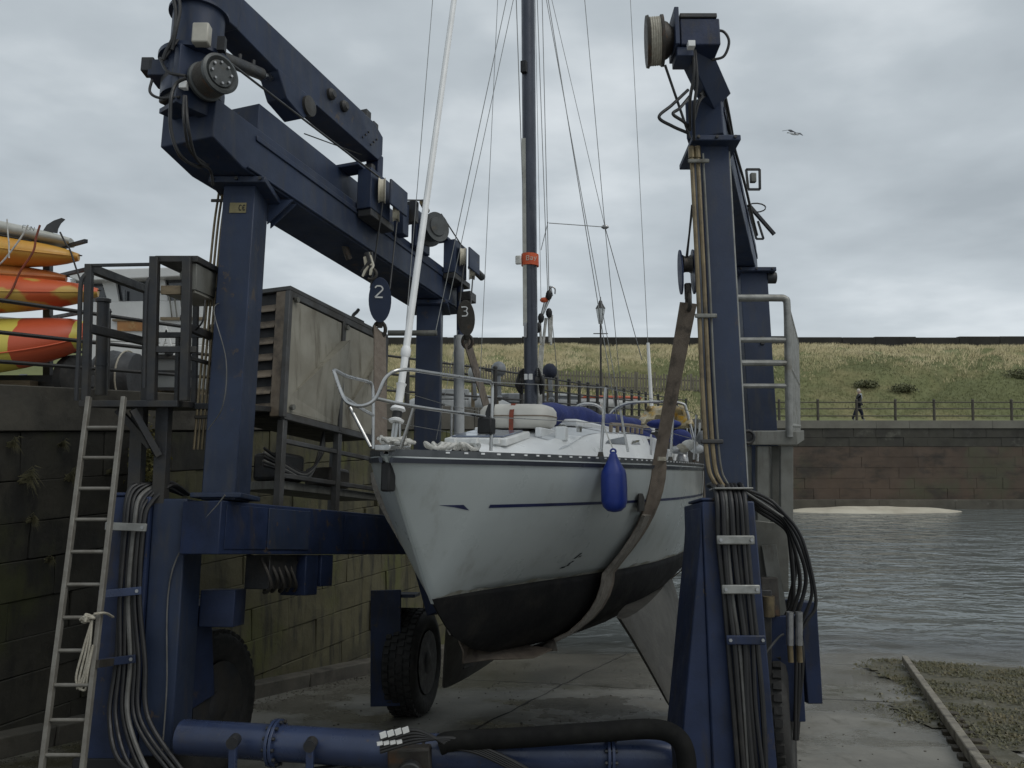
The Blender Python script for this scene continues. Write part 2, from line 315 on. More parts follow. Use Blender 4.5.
def slip_material():
    m = bpy.data.materials.new('wet_concrete'); m.use_nodes = True; nt = m.node_tree; n, l = nt.nodes, nt.links; b = n['Principled BSDF']
    geo = n.new('ShaderNodeNewGeometry'); pos = geo.outputs['Position']; sp = n.new('ShaderNodeSeparateXYZ'); l.new(pos, sp.inputs[0])
    def noise(sc, det=6, ro=.6, st=None):
        x = n.new('ShaderNodeTexNoise'); x.inputs['Scale'].default_value = sc; x.inputs['Detail'].default_value = det; x.inputs['Roughness'].default_value = ro
        if st:
            mp = n.new('ShaderNodeMapping'); mp.inputs['Scale'].default_value = st; mp.inputs['Rotation'].default_value = (0, 0, PSI); l.new(pos, mp.inputs[0]); l.new(mp.outputs[0], x.inputs['Vector'])
        else: l.new(pos, x.inputs['Vector'])
        return x.outputs['Fac']
    def rng_(f, a, b_, c=0, d=1):
        r = n.new('ShaderNodeMapRange'); r.interpolation_type = 'SMOOTHSTEP'; l.new(f, r.inputs[0]); r.inputs[1].default_value = a; r.inputs[2].default_value = b_; r.inputs[3].default_value = c; r.inputs[4].default_value = d; return r.outputs[0]
    def mixc(f, a, c):
        x = n.new('ShaderNodeMix'); x.data_type = 'RGBA'; l.new(f, x.inputs[0])
        for s, q in ((6, a), (7, c)):
            if isinstance(q, tuple): x.inputs[s].default_value = (*q, 1)
            else: l.new(q, x.inputs[s])
        return x.outputs[2]
    def math_(op, a, c):
        x = n.new('ShaderNodeMath'); x.operation = op
        for i, q in enumerate((a, c)):
            if isinstance(q, (int, float)): x.inputs[i].default_value = q
            else: l.new(q, x.inputs[i])
        return x.outputs[0]
    c = mixc(rng_(noise(.9), .35, .68), (.235, .225, .195), (.165, .158, .138))
    c = mixc(rng_(noise(1.0, 8, .7, (2.2, .5, 1)), .54, .70), c, (.10, .094, .076))
    c = mixc(rng_(noise(5, 5, .7), .60, .72), c, (.24, .23, .20))
    c = mixc(rng_(noise(.5, 6, .6), .58, .7), c, (.085, .078, .045))
    vo = n.new('ShaderNodeTexVoronoi'); vo.feature = 'DISTANCE_TO_EDGE'; vo.inputs['Scale'].default_value = .42
    nv = n.new('ShaderNodeTexNoise'); nv.inputs['Scale'].default_value = 1.5; l.new(pos, nv.inputs['Vector'])
    mv = n.new('ShaderNodeVectorMath'); mv.operation = 'MULTIPLY_ADD'; l.new(nv.outputs['Color'], mv.inputs[0]); mv.inputs[1].default_value = (.9, .9, 0); l.new(pos, mv.inputs[2])
    l.new(mv.outputs[0], vo.inputs['Vector'])
    crack = rng_(vo.outputs['Distance'], .002, .007, 1, 0)
    # wet where the tide has just left, plus damp patches
    wet = math_('MAXIMUM', rng_(math_('ADD', sp.outputs['Y'], math_('MULTIPLY', noise(.8, 4), 5.0)), 13.2, 16.0), math_('MULTIPLY', rng_(noise(.55, 5, .62), .45, .58), .9))
    dk = n.new('ShaderNodeMix'); dk.data_type = 'RGBA'; dk.blend_type = 'MULTIPLY'; l.new(math_('MULTIPLY', wet, .85), dk.inputs[0]); l.new(c, dk.inputs[6]); dk.inputs[7].default_value = (.60, .59, .56, 1)
    l.new(dk.outputs[2], b.inputs['Base Color'])
    l.new(rng_(wet, 0, 1, .75, .17), b.inputs['Roughness'])
    bp = n.new('ShaderNodeBump'); bp.inputs['Strength'].default_value = .38; bp.inputs['Distance'].default_value = .02
    l.new(noise(11, 7, .65), bp.inputs['Height']); l.new(bp.outputs[0], b.inputs['Normal'])
    M['slip'] = m
slip_material()
def water_material():
    m = bpy.data.materials.new('harbour_water'); m.use_nodes = True; nt = m.node_tree; n, l = nt.nodes, nt.links; b = n['Principled BSDF']
    geo = n.new('ShaderNodeNewGeometry'); pos = geo.outputs['Position']; sp = n.new('ShaderNodeSeparateXYZ'); l.new(pos, sp.inputs[0])
    b.inputs['Base Color'].default_value = (.135, .15, .148, 1); b.inputs['Roughness'].default_value = .09; b.inputs['IOR'].default_value = 1.33
    def wave(sc, rot, st, det):
        mp = n.new('ShaderNodeMapping'); mp.inputs['Scale'].default_value = st; mp.inputs['Rotation'].default_value = (0, 0, rot); l.new(pos, mp.inputs[0])
        x = n.new('ShaderNodeTexNoise'); x.inputs['Scale'].default_value = sc; x.inputs['Detail'].default_value = det; x.inputs['Roughness'].default_value = .55; x.inputs['Distortion'].default_value = .6
        l.new(mp.outputs[0], x.inputs['Vector']); return x.outputs['Fac']
    a = wave(1.25, .25, (.7, 1.25, 1), 3); c = wave(.38, -.4, (.7, 1.4, 1), 2)
    calm = n.new('ShaderNodeMapRange'); l.new(wave(.10, .1, (.6, 1.5, 1), 3), calm.inputs[0]); calm.inputs[1].default_value = .40; calm.inputs[2].default_value = .60; calm.inputs[3].default_value = .45; calm.inputs[4].default_value = 1.25
    mu = n.new('ShaderNodeMath'); mu.operation = 'MULTIPLY'; l.new(a, mu.inputs[0]); l.new(calm.outputs[0], mu.inputs[1])
    ad = n.new('ShaderNodeMath'); ad.operation = 'MULTIPLY_ADD'; l.new(c, ad.inputs[0]); ad.inputs[1].default_value = .9; l.new(mu.outputs[0], ad.inputs[2])
    bp = n.new('ShaderNodeBump'); bp.inputs['Strength'].default_value = .9; bp.inputs['Distance'].default_value = .24; l.new(ad.outputs[0], bp.inputs['Height']); l.new(bp.outputs[0], b.inputs['Normal'])
    # clear where it is only centimetres deep over the slip
    tr = n.new('ShaderNodeBsdfTransparent')
    mr = n.new('ShaderNodeMapRange'); mr.interpolation_type = 'SMOOTHSTEP'; l.new(sp.outputs['Y'], mr.inputs[0]); mr.inputs[1].default_value = 16.2; mr.inputs[2].default_value = 20.0; mr.inputs[3].default_value = .25
    mx = n.new('ShaderNodeMixShader'); l.new(mr.outputs[0], mx.inputs[0]); l.new(tr.outputs[0], mx.inputs[1]); l.new(b.outputs[0], mx.inputs[2])
    l.new(mx.outputs[0], n['Material Output'].inputs['Surface']); M['water'] = m
water_material()

def grid_sheet(name, xs, ys, zf, mt, kind='structure', label=None):
    vs = [(x, y, zf(x, y)) for y in ys for x in xs]; nx = len(xs)
    fs = [(j*nx+i, j*nx+i+1, (j+1)*nx+i+1, (j+1)*nx+i) for j in range(len(ys)-1) for i in range(nx-1)]
    m = MB(); m.add(vs, fs); o = m.build(name, mt, smooth=60); o['kind'] = kind
    if label: o['label'] = label
    return o
# slipway: one sheet from behind the camera down under the water
def slip_z(x, y):
    d = .012*hnoise(x, y, 1.1)+.008*hnoise(x+5, y*1.3, 3.1)
    e = max(0., x-(6.9+.375*(y-15.05)))*0.05            # falls off beyond the edge rail
    return gz(y)+d-min(e, .35)
grid_sheet('slipway', list(np.linspace(-12, 14, 88))+list(np.linspace(15, 62, 14)), list(np.linspace(-8, 26, 112))+list(np.linspace(27, 60, 8)), slip_z, 'slip')
SLIP = bpy.data.objects['slipway']
for c0, c1, a0, a1 in ((1.35, 1.35, 0, 12), (-1.9, -1.9, 2, 13), (4.3, 4.3, 0, 12), (-4, 7, 3.2, 3.2), (-4, 7, 7.4, 7.4), (-4, 7, 11.3, 11.3)):    # filled joints between the slabs
    q = V(0, 5.2, 0); P_ = []
    for f in np.linspace(0, 1, 40):
        c = c0+(c1-c0)*f; a = a0+(a1-a0)*f; p = q+V(Lh[0]*a+Lh[1]*c, Lh[1]*a-Lh[0]*c, 0); P_.append(V(p[0]+random.gauss(0, .008), p[1]+random.gauss(0, .008), 0))
    d = nrm(P_[-1]-P_[0]); s = V(-d[1], d[0], 0); rg = []
    for p in P_:
        w = random.uniform(.007, .02); rg.append([V(*(p+s*w)[:2], slip_z(*(p+s*w)[:2])+.003), V(*(p-s*w)[:2], slip_z(*(p-s*w)[:2])+.003)])
    MB().loft(rg, closed=False).build('joint', 'mortar', SLIP, smooth=60)
m = MB()
for _ in range(1300):
    if random.random() < .65: y = random.uniform(6, 15.5); x = wx(y)+.3+abs(random.gauss(0, .35))
    else: y = random.uniform(6.5, 15.5); x = random.uniform(wx(y)+.4, 6+.37*(y-12))
    r = random.uniform(.003, .012); m.ell(V(x, y, slip_z(x, y)+r*.4), r*random.uniform(1, 1.6), r, r*.7, 5, 4)
tag(m.build('grit', 'quay_cap', smooth=0), 'small stones and grit scattered over the slipway', 'grit', kind='stuff')
m = MB(); m.add([(-6, 14.5, WATER_Z), (70, 14.5, WATER_Z), (70, 47.5, WATER_Z), (-6, 47.5, WATER_Z)], [(0, 1, 2, 3)])
m.build('harbour_water', 'water', smooth=0)['kind'] = 'structure'
# quay top: left quay and far promenade in one sheet (behind the coping)
m = MB(); back = [(-60, y) for _, y in WP]
vs = []; fs = []
for (x, y), (bx, by) in zip(WP, back): vs += [(x-.45, y, QUAY_Z-.03), (bx, by, QUAY_Z-.03)]
for i in range(len(WP)-1): fs.append((2*i, 2*i+2, 2*i+3, 2*i+1))
o = len(vs); vs += [(-60, 46.9, QUAY_Z-.03), (70, 46.9, QUAY_Z-.03), (70, 52.5, QUAY_Z-.03), (-60, 52.5, QUAY_Z-.03)]; fs.append((o, o+1, o+2, o+3))
vs += [(WP[-1][0]-.45, 46.4, QUAY_Z-.03), (70, 46.6, QUAY_Z-.03)]
m.add(vs, fs); m.build('quay_pavement', 'pavement', smooth=0)['kind'] = 'structure'

# bank with a flat top running back to the skyline
def bank_z(x, y):
    if y <= 51: return QUAY_Z-.02
    t = min(1., (y-51)/15.); s = t*t*(3-2*t)*.35+t*.65
    q = 1.07*(y-56)-(x-27.4); z = QUAY_Z+(6.45-QUAY_Z)*s-(.38*math.exp(-(q/.7)**2)-.14*math.exp(-((q-1.5)/.8)**2))*(1 if 52 < y < 65 else 0)+.36*hnoise(x, y, .35)*math.sin(math.pi*min(t, .9))+.1*hnoise(x, y, 1.1)*min(1, t*4)*(1 if t < 1 else .3)
    return z
grid_sheet('grass_bank', list(np.linspace(-75, -16, 40))+list(np.linspace(-15, 46, 150))+list(np.linspace(47, 95, 35)), list(np.linspace(50.6, 68, 38))+[75, 110, 200, 600, 1500], lambda x, y: bank_z(x, min(y, 68))-(.0 if y < 69 else .5), 'bank')
def blades(name, P, hmin, hmax, wid, mt, nb=3, lean=.5, label=None, cat=None):
    k = len(P); P = np.repeat(np.array(P), nb, axis=0); n = len(P)
    a = rng.rand(n)*6.283; h = hmin+(hmax-hmin)*rng.rand(n); off = (rng.rand(n, 2)-.5)*.25
    base = P+np.c_[off, np.zeros(n)]; w = wid*(.6+.8*rng.rand(n)); dx = np.c_[np.cos(a), np.sin(a), np.zeros(n)]*w[:, None]
    b = rng.rand(n)*6.283; tip = base+np.c_[np.cos(b)*h*lean*rng.rand(n), np.sin(b)*h*lean*rng.rand(n), h]
    gn = np.cross(2*dx, tip-base+dx); fl = np.where(gn[:, 1:2] > 0, -1., 1.); dx = dx*fl     # wind every blade to face the harbour
    v = np.stack([base-dx-[0, 0, .04], base+dx-[0, 0, .04], tip], 1).reshape(-1, 3)
    me = bpy.data.meshes.new(name); me.vertices.add(3*n); me.vertices.foreach_set('co', v.ravel()); me.loops.add(3*n); me.loops.foreach_set('vertex_index', np.arange(3*n, dtype=np.int32))
    me.polygons.add(n); me.polygons.foreach_set('loop_start', np.arange(0, 3*n, 3, dtype=np.int32)); me.update(); me.validate(); me.polygons.foreach_set('use_smooth', np.ones(n, dtype=bool))
    nn = np.repeat(np.c_[rng.normal(0, .13, n), -.38+rng.normal(0, .13, n), np.ones(n)], 3, axis=0); nn /= np.linalg.norm(nn, axis=1)[:, None]; me.normals_split_custom_set(nn.tolist())
    me.materials.append(M[mt]); o = bpy.data.objects.new(name, me); COL.objects.link(o); tag(o, label, cat, kind='stuff'); return o
def bank_pts(n, x0, x1, y0, y1, test=None):
    out = []
    while len(out) < n:
        x = random.uniform(x0, x1); y = random.uniform(y0, y1)
        if test and not test(x, y): continue
        out.append((x, y, bank_z(x, y)))
    return out
def dryness(x, y):
    t = (y-51)/15.; d = t-.70+.12*hnoise(x, y, .5)
    if x < 9: d += .16*min(1., (9-x)/6)*(1 if t > .55 else .3)
    return d
blades('green_grass', bank_pts(40000, -14, 46, 51.6, 66, lambda x, y: dryness(x, y) < random.gauss(0, .06)), .05, .15, .022, 'grass_green', 3, 1.2, 'rough green grass covering the lower slope of the bank', 'grass')
blades('dry_grass', bank_pts(24000, -14, 46, 57, 66.6, lambda x, y: dryness(x, y) > random.gauss(0, .06) and hnoise(x, y, 1.3) > random.uniform(-.9, .5)), .10, .30, .022, 'grass_dry', 3, 1.0, 'pale dry grass along the top of the bank', 'grass')
blades('fence_side_grass', bank_pts(7000, -14, 12, 51, 57.5, lambda x, y: random.random() < .8), .08, .24, .020, 'grass_dry', 3, 1.0, 'straw coloured grass behind the paling fence', 'grass')
# dark wall along the ridge
def ridge_wall():
    r = thing('ridge_wall', (10, 66.9, 6.3), 'low dark stone wall along the top of the grassy bank', 'wall')
    x = -75.
    while x < 95:
        w = random.uniform(2.2, 4.5); h = .92+random.uniform(-.06, .06); MB().box((x+w/2, 67+random.uniform(-.05, .05), 6.35+h/2), w+.02, .6, h).build('stone_section', 'ridge_stone', r, bevel=.06)
        x += w
ridge_wall()
for i, (px, py, Y, s, lb) in enumerate(((866, 372, 57.2, .95, 'low dark bush on the bank above the far walker'), (903, 379, 56.5, 1.05, 'dark rounded bush on the bank right of the far walker'), (1019, 366, 58.5, 1.3, 'dark bush on the bank at the right edge'))):
    p = at(px, py, Y); z = bank_z(p[0], Y); r = thing('bush', (p[0], Y, z), lb, 'bush', 'bushes on the bank')
    c = MB(); k = 700
    for _ in range(k):
        d = nrm(rng.randn(3)); d[2] = abs(d[2]); q = V(p[0], Y, z)+d*V(s*.8, s*.6, s*.42)*(random.uniform(.1, 1.25)); u = nrm(rng.randn(3))*.10; v2 = nrm(np.cross(u, rng.randn(3)))*.06
        c.add([q-u, q+v2, q+u, q-v2], [(0, 1, 2, 3)])
    c.build('crown', 'leaf_dark', r, smooth=0)
    t = MB()
    for j in range(4): t.tube([V(p[0], Y, z-.1), V(p[0]+random.uniform(-.4, .4)*s, Y+random.uniform(-.2, .2), z+.45*s)], [.04, .015], 5)
    t.build('trunk', 'stem', r)

# ------------------------------------------------------------------ masonry
def stone_mesh(name, mt, jit=.03, bev=.05):
    bm = bmesh.new(); bmesh.ops.create_cube(bm, size=1)
    for v in bm.verts: v.co += Vector((random.uniform(-jit, jit), random.uniform(-jit, jit)*2, random.uniform(-jit, jit)))
    bmesh.ops.bevel(bm, geom=list(bm.edges), offset=bev, segments=1, affect='EDGES'); me = bpy.data.meshes.new(name); bm.to_mesh(me); bm.free(); me.materials.append(M[mt]); return me
def put(me, name, parent, loc, sc, rz=0):
    o = bpy.data.objects.new(name, me); COL.objects.link(o); o.parent = parent; o.location = tuple(np.array(loc)-np.array(parent.location)); o.scale = sc; o.rotation_euler = (0, 0, rz); return o
def left_quay():
    r = thing('quay_wall', (wx(12), 12, gz(12)), 'dark mossy stone quay wall behind the ladder and blue hoist', 'wall')
    m = MB()                                        # the mortar core
    rings = []
    for x, y in WP: rings.append([V(x-.14, y, -7), V(x-.14, y, QUAY_Z-.42), V(x-1.2, y, QUAY_Z-.42), V(x-1.2, y, -7)])
    m.loft(rings); m.build('mortar_core', 'mortar', r, smooth=0)
    var = [stone_mesh('stone', 'quay_stone', .012, .016) for _ in range(8)]
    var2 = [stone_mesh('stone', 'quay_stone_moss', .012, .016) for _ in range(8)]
    z = QUAY_Z-.46; row = 0
    while z > -4.9:
        h = random.uniform(.36, .50); y = 4.6+random.uniform(0, .5)
        while y < 19.5:
            w = random.uniform(.6, 1.15); d = wdir(y); yc = y+w/2*d[1]
            if z > gz(yc)-.25:
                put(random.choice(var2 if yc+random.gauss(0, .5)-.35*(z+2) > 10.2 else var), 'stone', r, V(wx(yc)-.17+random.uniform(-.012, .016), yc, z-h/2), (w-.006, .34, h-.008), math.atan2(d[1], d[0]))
            y += w*d[1]
        z -= h
    y = 4.2; k = 0                                   # smooth capping blocks
    cap = [stone_mesh('capping_block', 'quay_cap', .006, .02) for _ in range(3)]
    while y < 46:
        w = 2.1 if y < 20 else 3.2; d = wdir(y+w/2); yc = y+w/2*d[1]
        put(cap[k % 3], 'capping_block', r, V(wx(yc)-.22, yc, QUAY_Z-.22), (w-.012, .50, .46), math.atan2(d[1], d[0])); y += w*d[1]; k += 1
    # stone footing along the slip
    for y0 in np.arange(5, 18.5, 1.9):
        d = wdir(y0+.95); a = V(wx(y0)+.10, y0, gz(y0)+.10); b = V(wx(y0+1.885)+.10, y0+1.885, gz(y0+1.885)+.10)
        MB().bar(a, b, .30, .22).build('footing_block', 'quay_cap', r, bevel=.02)
    return r
QW = left_quay()
def far_quay():
    r = thing('harbour_wall', (22, 46.4, WATER_Z), 'brown stone harbour wall across the water with pale coping', 'wall')
    MB().fbox(V(10.2, 46.62, 0), V(1, 0, 0), V(0, 1, 0), V(0, 0, 1), 0, 60, 0, .25, -7, QUAY_Z-.06).build('core', 'mortar', r, smooth=0)
    rows = [('coping_stone', 'far_coping', .44, 2.0, .0), ('upper_stone', 'far_dark_stone', .50, 1.5, .06), ('upper_stone', 'far_dark_stone', .50, 1.35, .08)]+[('stone', 'far_stone', .58, 1.6, .10)]*5+[('footing_stone', 'far_foot', .85, 2.2, -.35)]
    z = QUAY_Z
    for k, (nm, mt, h, w0, off) in enumerate(rows):
        var = [stone_mesh(nm, mt, .006 if k else .003, .012) for _ in range(4)]; x = 10.4+random.uniform(0, .8)
        while x < 36:
            w = w0*random.uniform(.8, 1.2); put(random.choice(var), nm, r, (x+w/2, 46.4+off+.25+random.uniform(-.012, .012), z-h/2), (w-.006, .5, h-.006)); x += w
        MB().fbox(V(36.02, 46.4+off, 0), V(1, 0, 0), V(0, 1, 0), V(0, 0, 1), 0, 34, 0, .5, z-h+.01, z).build(nm, mt, r, smooth=0)
        z -= h
far_quay()
# sand spit against the far wall
def sand_z(x, y):
    u = ((x-19.2)/5.0)**2+((y-45.0)/1.35)**2*(1+.25*hnoise(x, y, 1.2))
    return WATER_Z-.12+.36*max(0, 1-u)**.5*(1+.15*hnoise(x, y, 1.7)) if u < 1 else WATER_Z-.12
grid_sheet('sandbank', np.linspace(14, 26.4, 50), np.linspace(43.5, 46.3, 14), sand_z, 'sand')

# ------------------------------------------------------------------ railings
def railing(name, pts, zs, label, post_h, cap, pr=.045, rr=.022, group=None, mt='iron_post', rmt='iron_post', pend=True):
    r = thing(name, pts[0], label, 'railing', group)
    for p in pts:
        m = MB(); p = np.array(p, float); m.tube([p, p+V(0, 0, post_h)], pr, 8); m.ell(p+V(0, 0, post_h), cap, cap, cap*.8, 8, 5); m.build('post', mt, r)
    for z in zs:
        for a, b in zip(pts, pts[1:]):
            MB().cyl(np.array(a)+V(0, 0, z), np.array(b)+V(0, 0, z), rr, n=6).build('rail', rmt, r)
    return r
Yp = [4.6, 6.2, 7.9, 9.75, 11.3, 12.6, 13.7, 14.8, 15.75, 17.45, 18.9, 20.4, 21.8, 22.8, 23.8, 24.7, 25.5, 26.4, 27.4, 28.4, 29.4, 30.4, 31.4, 32.4, 33.4, 34.4, 36, 38, 40]
railing('quay_railing', [V(wx(y)-.28, y, QUAY_Z-.02) for y in Yp], (.91, .58, .28), 'dark iron railing along the left quay edge past the kayaks', .96, .06, .05, .024)
fx = lambda px: (px-512)/FPX*46.9
railing('promenade_railing', [V(fx(701+38.6*i), 46.75, QUAY_Z-.01) for i in range(12)], (1.02, .66, .26), 'brown railing on the far harbour wall in front of the walker', 1.14, .085, .075, .036, mt='rail_brown', rmt='rail_brown')

def paling_fence():
    base = [(425, 379), (500, 385), (556, 389), (600, 391), (655, 393), (736, 397)]
    def onbank(px, py):
        lo, hi = 51., 66.
        d = at(px, py, 1.)
        for _ in range(40):
            mid = (lo+hi)/2
            if d[2]*mid > bank_z(d[0]*mid, mid): lo = mid
            else: hi = mid
        return V(d[0]*lo, lo, bank_z(d[0]*lo, lo))
    P = [onbank(*b) for b in base]; r = thing('paling_fence', P[3], 'weathered wooden paling fence at the foot of the bank', 'fence')
    me = None; s = 0
    for a, b in zip(P, P[1:]):
        d = b-a; Ln = np.linalg.norm(d); k = int(Ln/.19)
        for i in range(k):
            q = a+d*i/k; h = random.uniform(1.15, 1.38)
            o = MB(); tl = random.uniform(-.02, .02)
            o.bar(q, q+V(tl, 0, h), .11, .03); o.build('pale', 'paling', r, smooth=0)
        for z in (.3, .95): MB().bar(a+V(0, .05, z), b+V(0, .05, z), .05, .09).build('rail', 'paling', r, smooth=0)
        for i in range(int(Ln/2.4)+1):
            q = a+d*min(1, i*2.4/Ln)+V(0, .08, -.1); MB().bar(q, q+V(0, 0, 1.5), .13, .13).build('post', 'paling', r, smooth=0)
paling_fence()

# ------------------------------------------------------------------ right-hand rail, weed
def edge_rail():
    a = V(6.93, 15.05, gz(15.05)+.10); b = V(4.22, 7.84, gz(7.84)+.10); b = b+(b-a)*.25
    r = thing('edge_rail', a, 'pale worn rail on the slipway edge beside the seaweed', 'rail'); n = 7
    for i in range(n):
        p = a+(b-a)*i/n; q = a+(b-a)*(i+.985)/n; m = MB(); m.bar(p, q, .095, .12, N); m.build('rail_length', 'rail_top', r, bevel=.015)
    for i in range(12, 24):
        p = a+(b-a)*(i+.4)/24-N*.1; d = nrm(b-a); s = np.cross(d, N); MB().bar(p-s*.22, p+s*.10, .16, .09, N).build('sleeper', 'stem', r, bevel=.01)
edge_rail()
def weed():
    def in_bed(x, y, mg=0.):
        e = x-(6.93+.376*(y-15.05)); n_ = hnoise(x, y, .9)*.7+hnoise(x+3, y, 3.1)*.35+hnoise(x, y+7, 7.3)*.18
        if y > 15.4+.5*hnoise(x, y, .7)+.3*hnoise(x, y, 3)+.05*e+mg: return False
        if e > .12: return y < 15.4 and not (e > 1.1+n_ and y < 9.6+n_*.6)
        w = .42 if y > 12 else .30
        return e < -.05 and e > -w+n_*.5-mg and y > 9.3+n_-mg
    m = MB(); gx = np.linspace(3.2, 13, 120); gy = np.linspace(7.2, 16, 110); vs = {}; fs = []; vl = []
    def vid(i, j):
        if (i, j) not in vs:
            x, y = gx[i], gy[j]; vs[(i, j)] = len(vl); vl.append((x, y, slip_z(x, y)+.008+.016*abs(hnoise(x, y, 4.3))+.012*abs(hnoise(x, y, 9))))
        return vs[(i, j)]
    for i in range(119):
        for j in range(109):
            if in_bed((gx[i]+gx[i+1])/2, (gy[j]+gy[j+1])/2): fs.append((vid(i, j), vid(i+1, j), vid(i+1, j+1), vid(i, j+1)))
    m.add(vl, fs); o = m.build('weed_bed', 'weed_bed', smooth=60); tag(o, 'brown weedy shingle beside the slipway rail', 'seaweed bed', kind='stuff')
    w = MB(); c = 0
    while c < 16000:
        x = random.uniform(3.4, 12.8); y = random.uniform(7.4, 15.6)
        if not in_bed(x, y, abs(random.gauss(0, .16))) or hnoise(x, y, 2.1)+random.gauss(0, .35) < .0: continue
        c += 1; z = slip_z(x, y)+.03; a = random.uniform(0, 6.28); ln = random.uniform(.025, .085); d = V(math.cos(a), math.sin(a), -.1); s = V(-d[1], d[0], 0)*random.uniform(.005, .014); h = random.uniform(.005, .035)
        p = V(x, y, z); w.add([p-s, p+s, p+d*ln*.5+s*1.2+V(0, 0, h), p+d*ln*.5-s*1.2+V(0, 0, h), p+d*ln+V(0, 0, .0)], [(0, 1, 2, 3), (3, 2, 4)])
    o = w.build('seaweed', 'weed', smooth=0); tag(o, 'brown seaweed strewn over the slipway edge', 'seaweed', kind='stuff')
weed()
# growth on the quay wall
def wall_growth():
    r = thing('wall_shrub', at(146, 490, 9.6), 'yellowing leafy shrub growing from the wall under the platform', 'shrub'); c = MB()
    for _ in range(1500):
        px = random.gauss(148, 9); py = random.gauss(462, 18); Y = 9.75+random.uniform(-.35, .35)
        q = at(px, py, Y); u = nrm(rng.randn(3))*random.uniform(.018, .035); v2 = nrm(np.cross(u, rng.randn(3)))*.014
        c.add([q-u, q+v2, q+u, q-v2], [(0, 1, 2, 3)])
    c.build('foliage', 'leaf_yellow', r, smooth=0); t = MB()
    for j in range(9): t.tube([at(146+random.uniform(-3, 3), 498, 9.9), at(146+random.uniform(-10, 10), 455+random.uniform(-15, 10), 9.75)], [.014, .004], 5)
    t.build('stem', 'stem', r)
    for i, (px, py, s, lb) in enumerate(((22, 480, 1.1, 'large pale grass tuft on the wall near the left edge'), (66, 478, .9, 'pale grass tuft on the wall left of the ladder'), (28, 520, .6, 'small yellow grass tuft low on the wall left of the ladder'), (107, 472, .5, 'small dry tuft on the wall seen through the ladder'), (8, 445, .7, 'grass tuft on the wall below the capping at the left edge'), (58, 445, .5, 'thin dry tuft just below the capping left of the ladder'), (45, 560, .5, 'faint dry tuft low on the wall beside the ladder'))):
        # foot on the wall face
        d = at(px, py, 1.); Y = 8.5
        for _ in range(30): Y = Y+( wx(Y)-d[0]*Y)/( d[0]-.44)
        p = at(px, py, Y)+V(.03, -.02, 0); m = MB()
        for _ in range(60):
            a = random.gauss(.3, .35); l_ = random.uniform(.12, .36)*s; e = p+V(math.cos(a)*l_*.5+.05, -abs(random.gauss(.10, .06)), random.uniform(-.7, .35)*l_); mid = (p+e)/2+V(.02, -.02, l_*.25)
            b0 = p+V(random.uniform(-.05, .05), random.uniform(-.05, .05), random.uniform(-.05, .05))*s; sd_ = V(0, .3, 1)*.004
            m.add([b0-sd_, b0+sd_, mid+sd_, mid-sd_, e], [(0, 1, 2, 3), (3, 2, 4)])
        o = m.build('grass_tuft', 'tuft', smooth=0); tag(o, lb, 'grass tuft', 'grass tufts on the quay wall')
wall_growth()
# ================================================================== BOAT HOIST
OL = ground(-2.32, 6.5); OR = ground(1.68, 6.25)
def HL(a, c, h): return OL+L*a+W*c+N*h
def HR(a, c, h): return OR+L*a+W*c+N*h
HO = thing('boat_hoist', ground(-.2, 7.0), 'large blue wheeled boat hoist straddling the yacht on the slipway', 'boat hoist')
def B(name, fn, a0, a1, c0, c1, h0, h1, mt='blue_paint', par=None, bev=.008):
    o = fn(0, 0, 0); return MB().fbox(o, L, W, N, a0, a1, c0, c1, h0, h1).build(name, mt, par or HO, bevel=bev)
def TB(name, o, x0, x1, y0, y1, h0, h1, mt='blue_paint', par=None, bev=.008):
    return MB().fbox(o, T, YP, N, x0, x1, y0, y1, h0, h1).build(name, mt, par or HO, bevel=bev)
def bolts(par, pts, axis, r=.014, mt='dark_steel'):
    for p in pts: MB().cyl(p, p+nrm(axis)*r*1.1, r, n=6).build('bolt', mt, par)
def hose(name, pts, r, mt='hose', par=None, n=8, k=8):
    return MB().tube(bez(pts, k), r, n).build(name, mt, par or HO)

# ---------------- left side frame
OLf = OL+L*3.72
leg = TB('leg', OL, -.135, .135, -.18, .20, 2.33, 5.05)
legf = TB('leg', OLf, -.155, .155, -.15, .15, 2.30, 5.05)
for o_, lg in ((OL, leg), (OLf, legf)):
    TB('flange', o_, -.24, .24, -.26, .28, 4.985, 5.04, par=lg)
    TB('foot_flange', o_, -.2, .2, -.25, .27, 2.345, 2.385, par=lg)
    for x in (-.2, 0, .2): bolts(lg, [o_+T*x+YP*(-.268)+N*5.012], -YP, .016)
# stiffening gussets under the top beam
for y in (.20, .30):
    m = MB(); q = OL+YP*y-N*.25; m.add([q+T*.135+N*5.28, q+T*.135+N*5.05, q+T*.36+N*5.28, q+T*.135+N*5.28+YP*.02, q+T*.135+N*5.05+YP*.02, q+T*.36+N*5.28+YP*.02], [(0, 1, 2), (5, 4, 3), (0, 2, 5, 3), (1, 4, 5, 2), (0, 3, 4, 1)]); m.build('gusset', 'blue_paint', leg)
# top beam, its near end cut up at a slope
m = MB(); o = HL(0, 0, 0); c0, c1 = -.30, .22
prof = [(-.72, 5.14), (-.72, 5.48), (4.25, 5.50), (4.25, 5.05), (-.34, 5.05)]
m.loft([[o+L*a+W*c+N*h for a, h in prof] for c in (c0, c1)])
beam = m.build('top_beam', 'blue_paint', HO, bevel=.01)
B('upper_box', HL, .02, 2.6, -.30, .06, 5.50, 5.86, par=beam)
B('edge_strip', HL, -.2, 4.1, .222, .236, 5.36, 5.41, par=beam)
B('flange_strip', HL, -.3, 4.2, .222, .25, 5.06, 5.08, par=beam)
TB('maker_plate', OL, -.07, .07, -.187, -.182, 4.74, 4.83, 'sign_yellow', leg, 0)
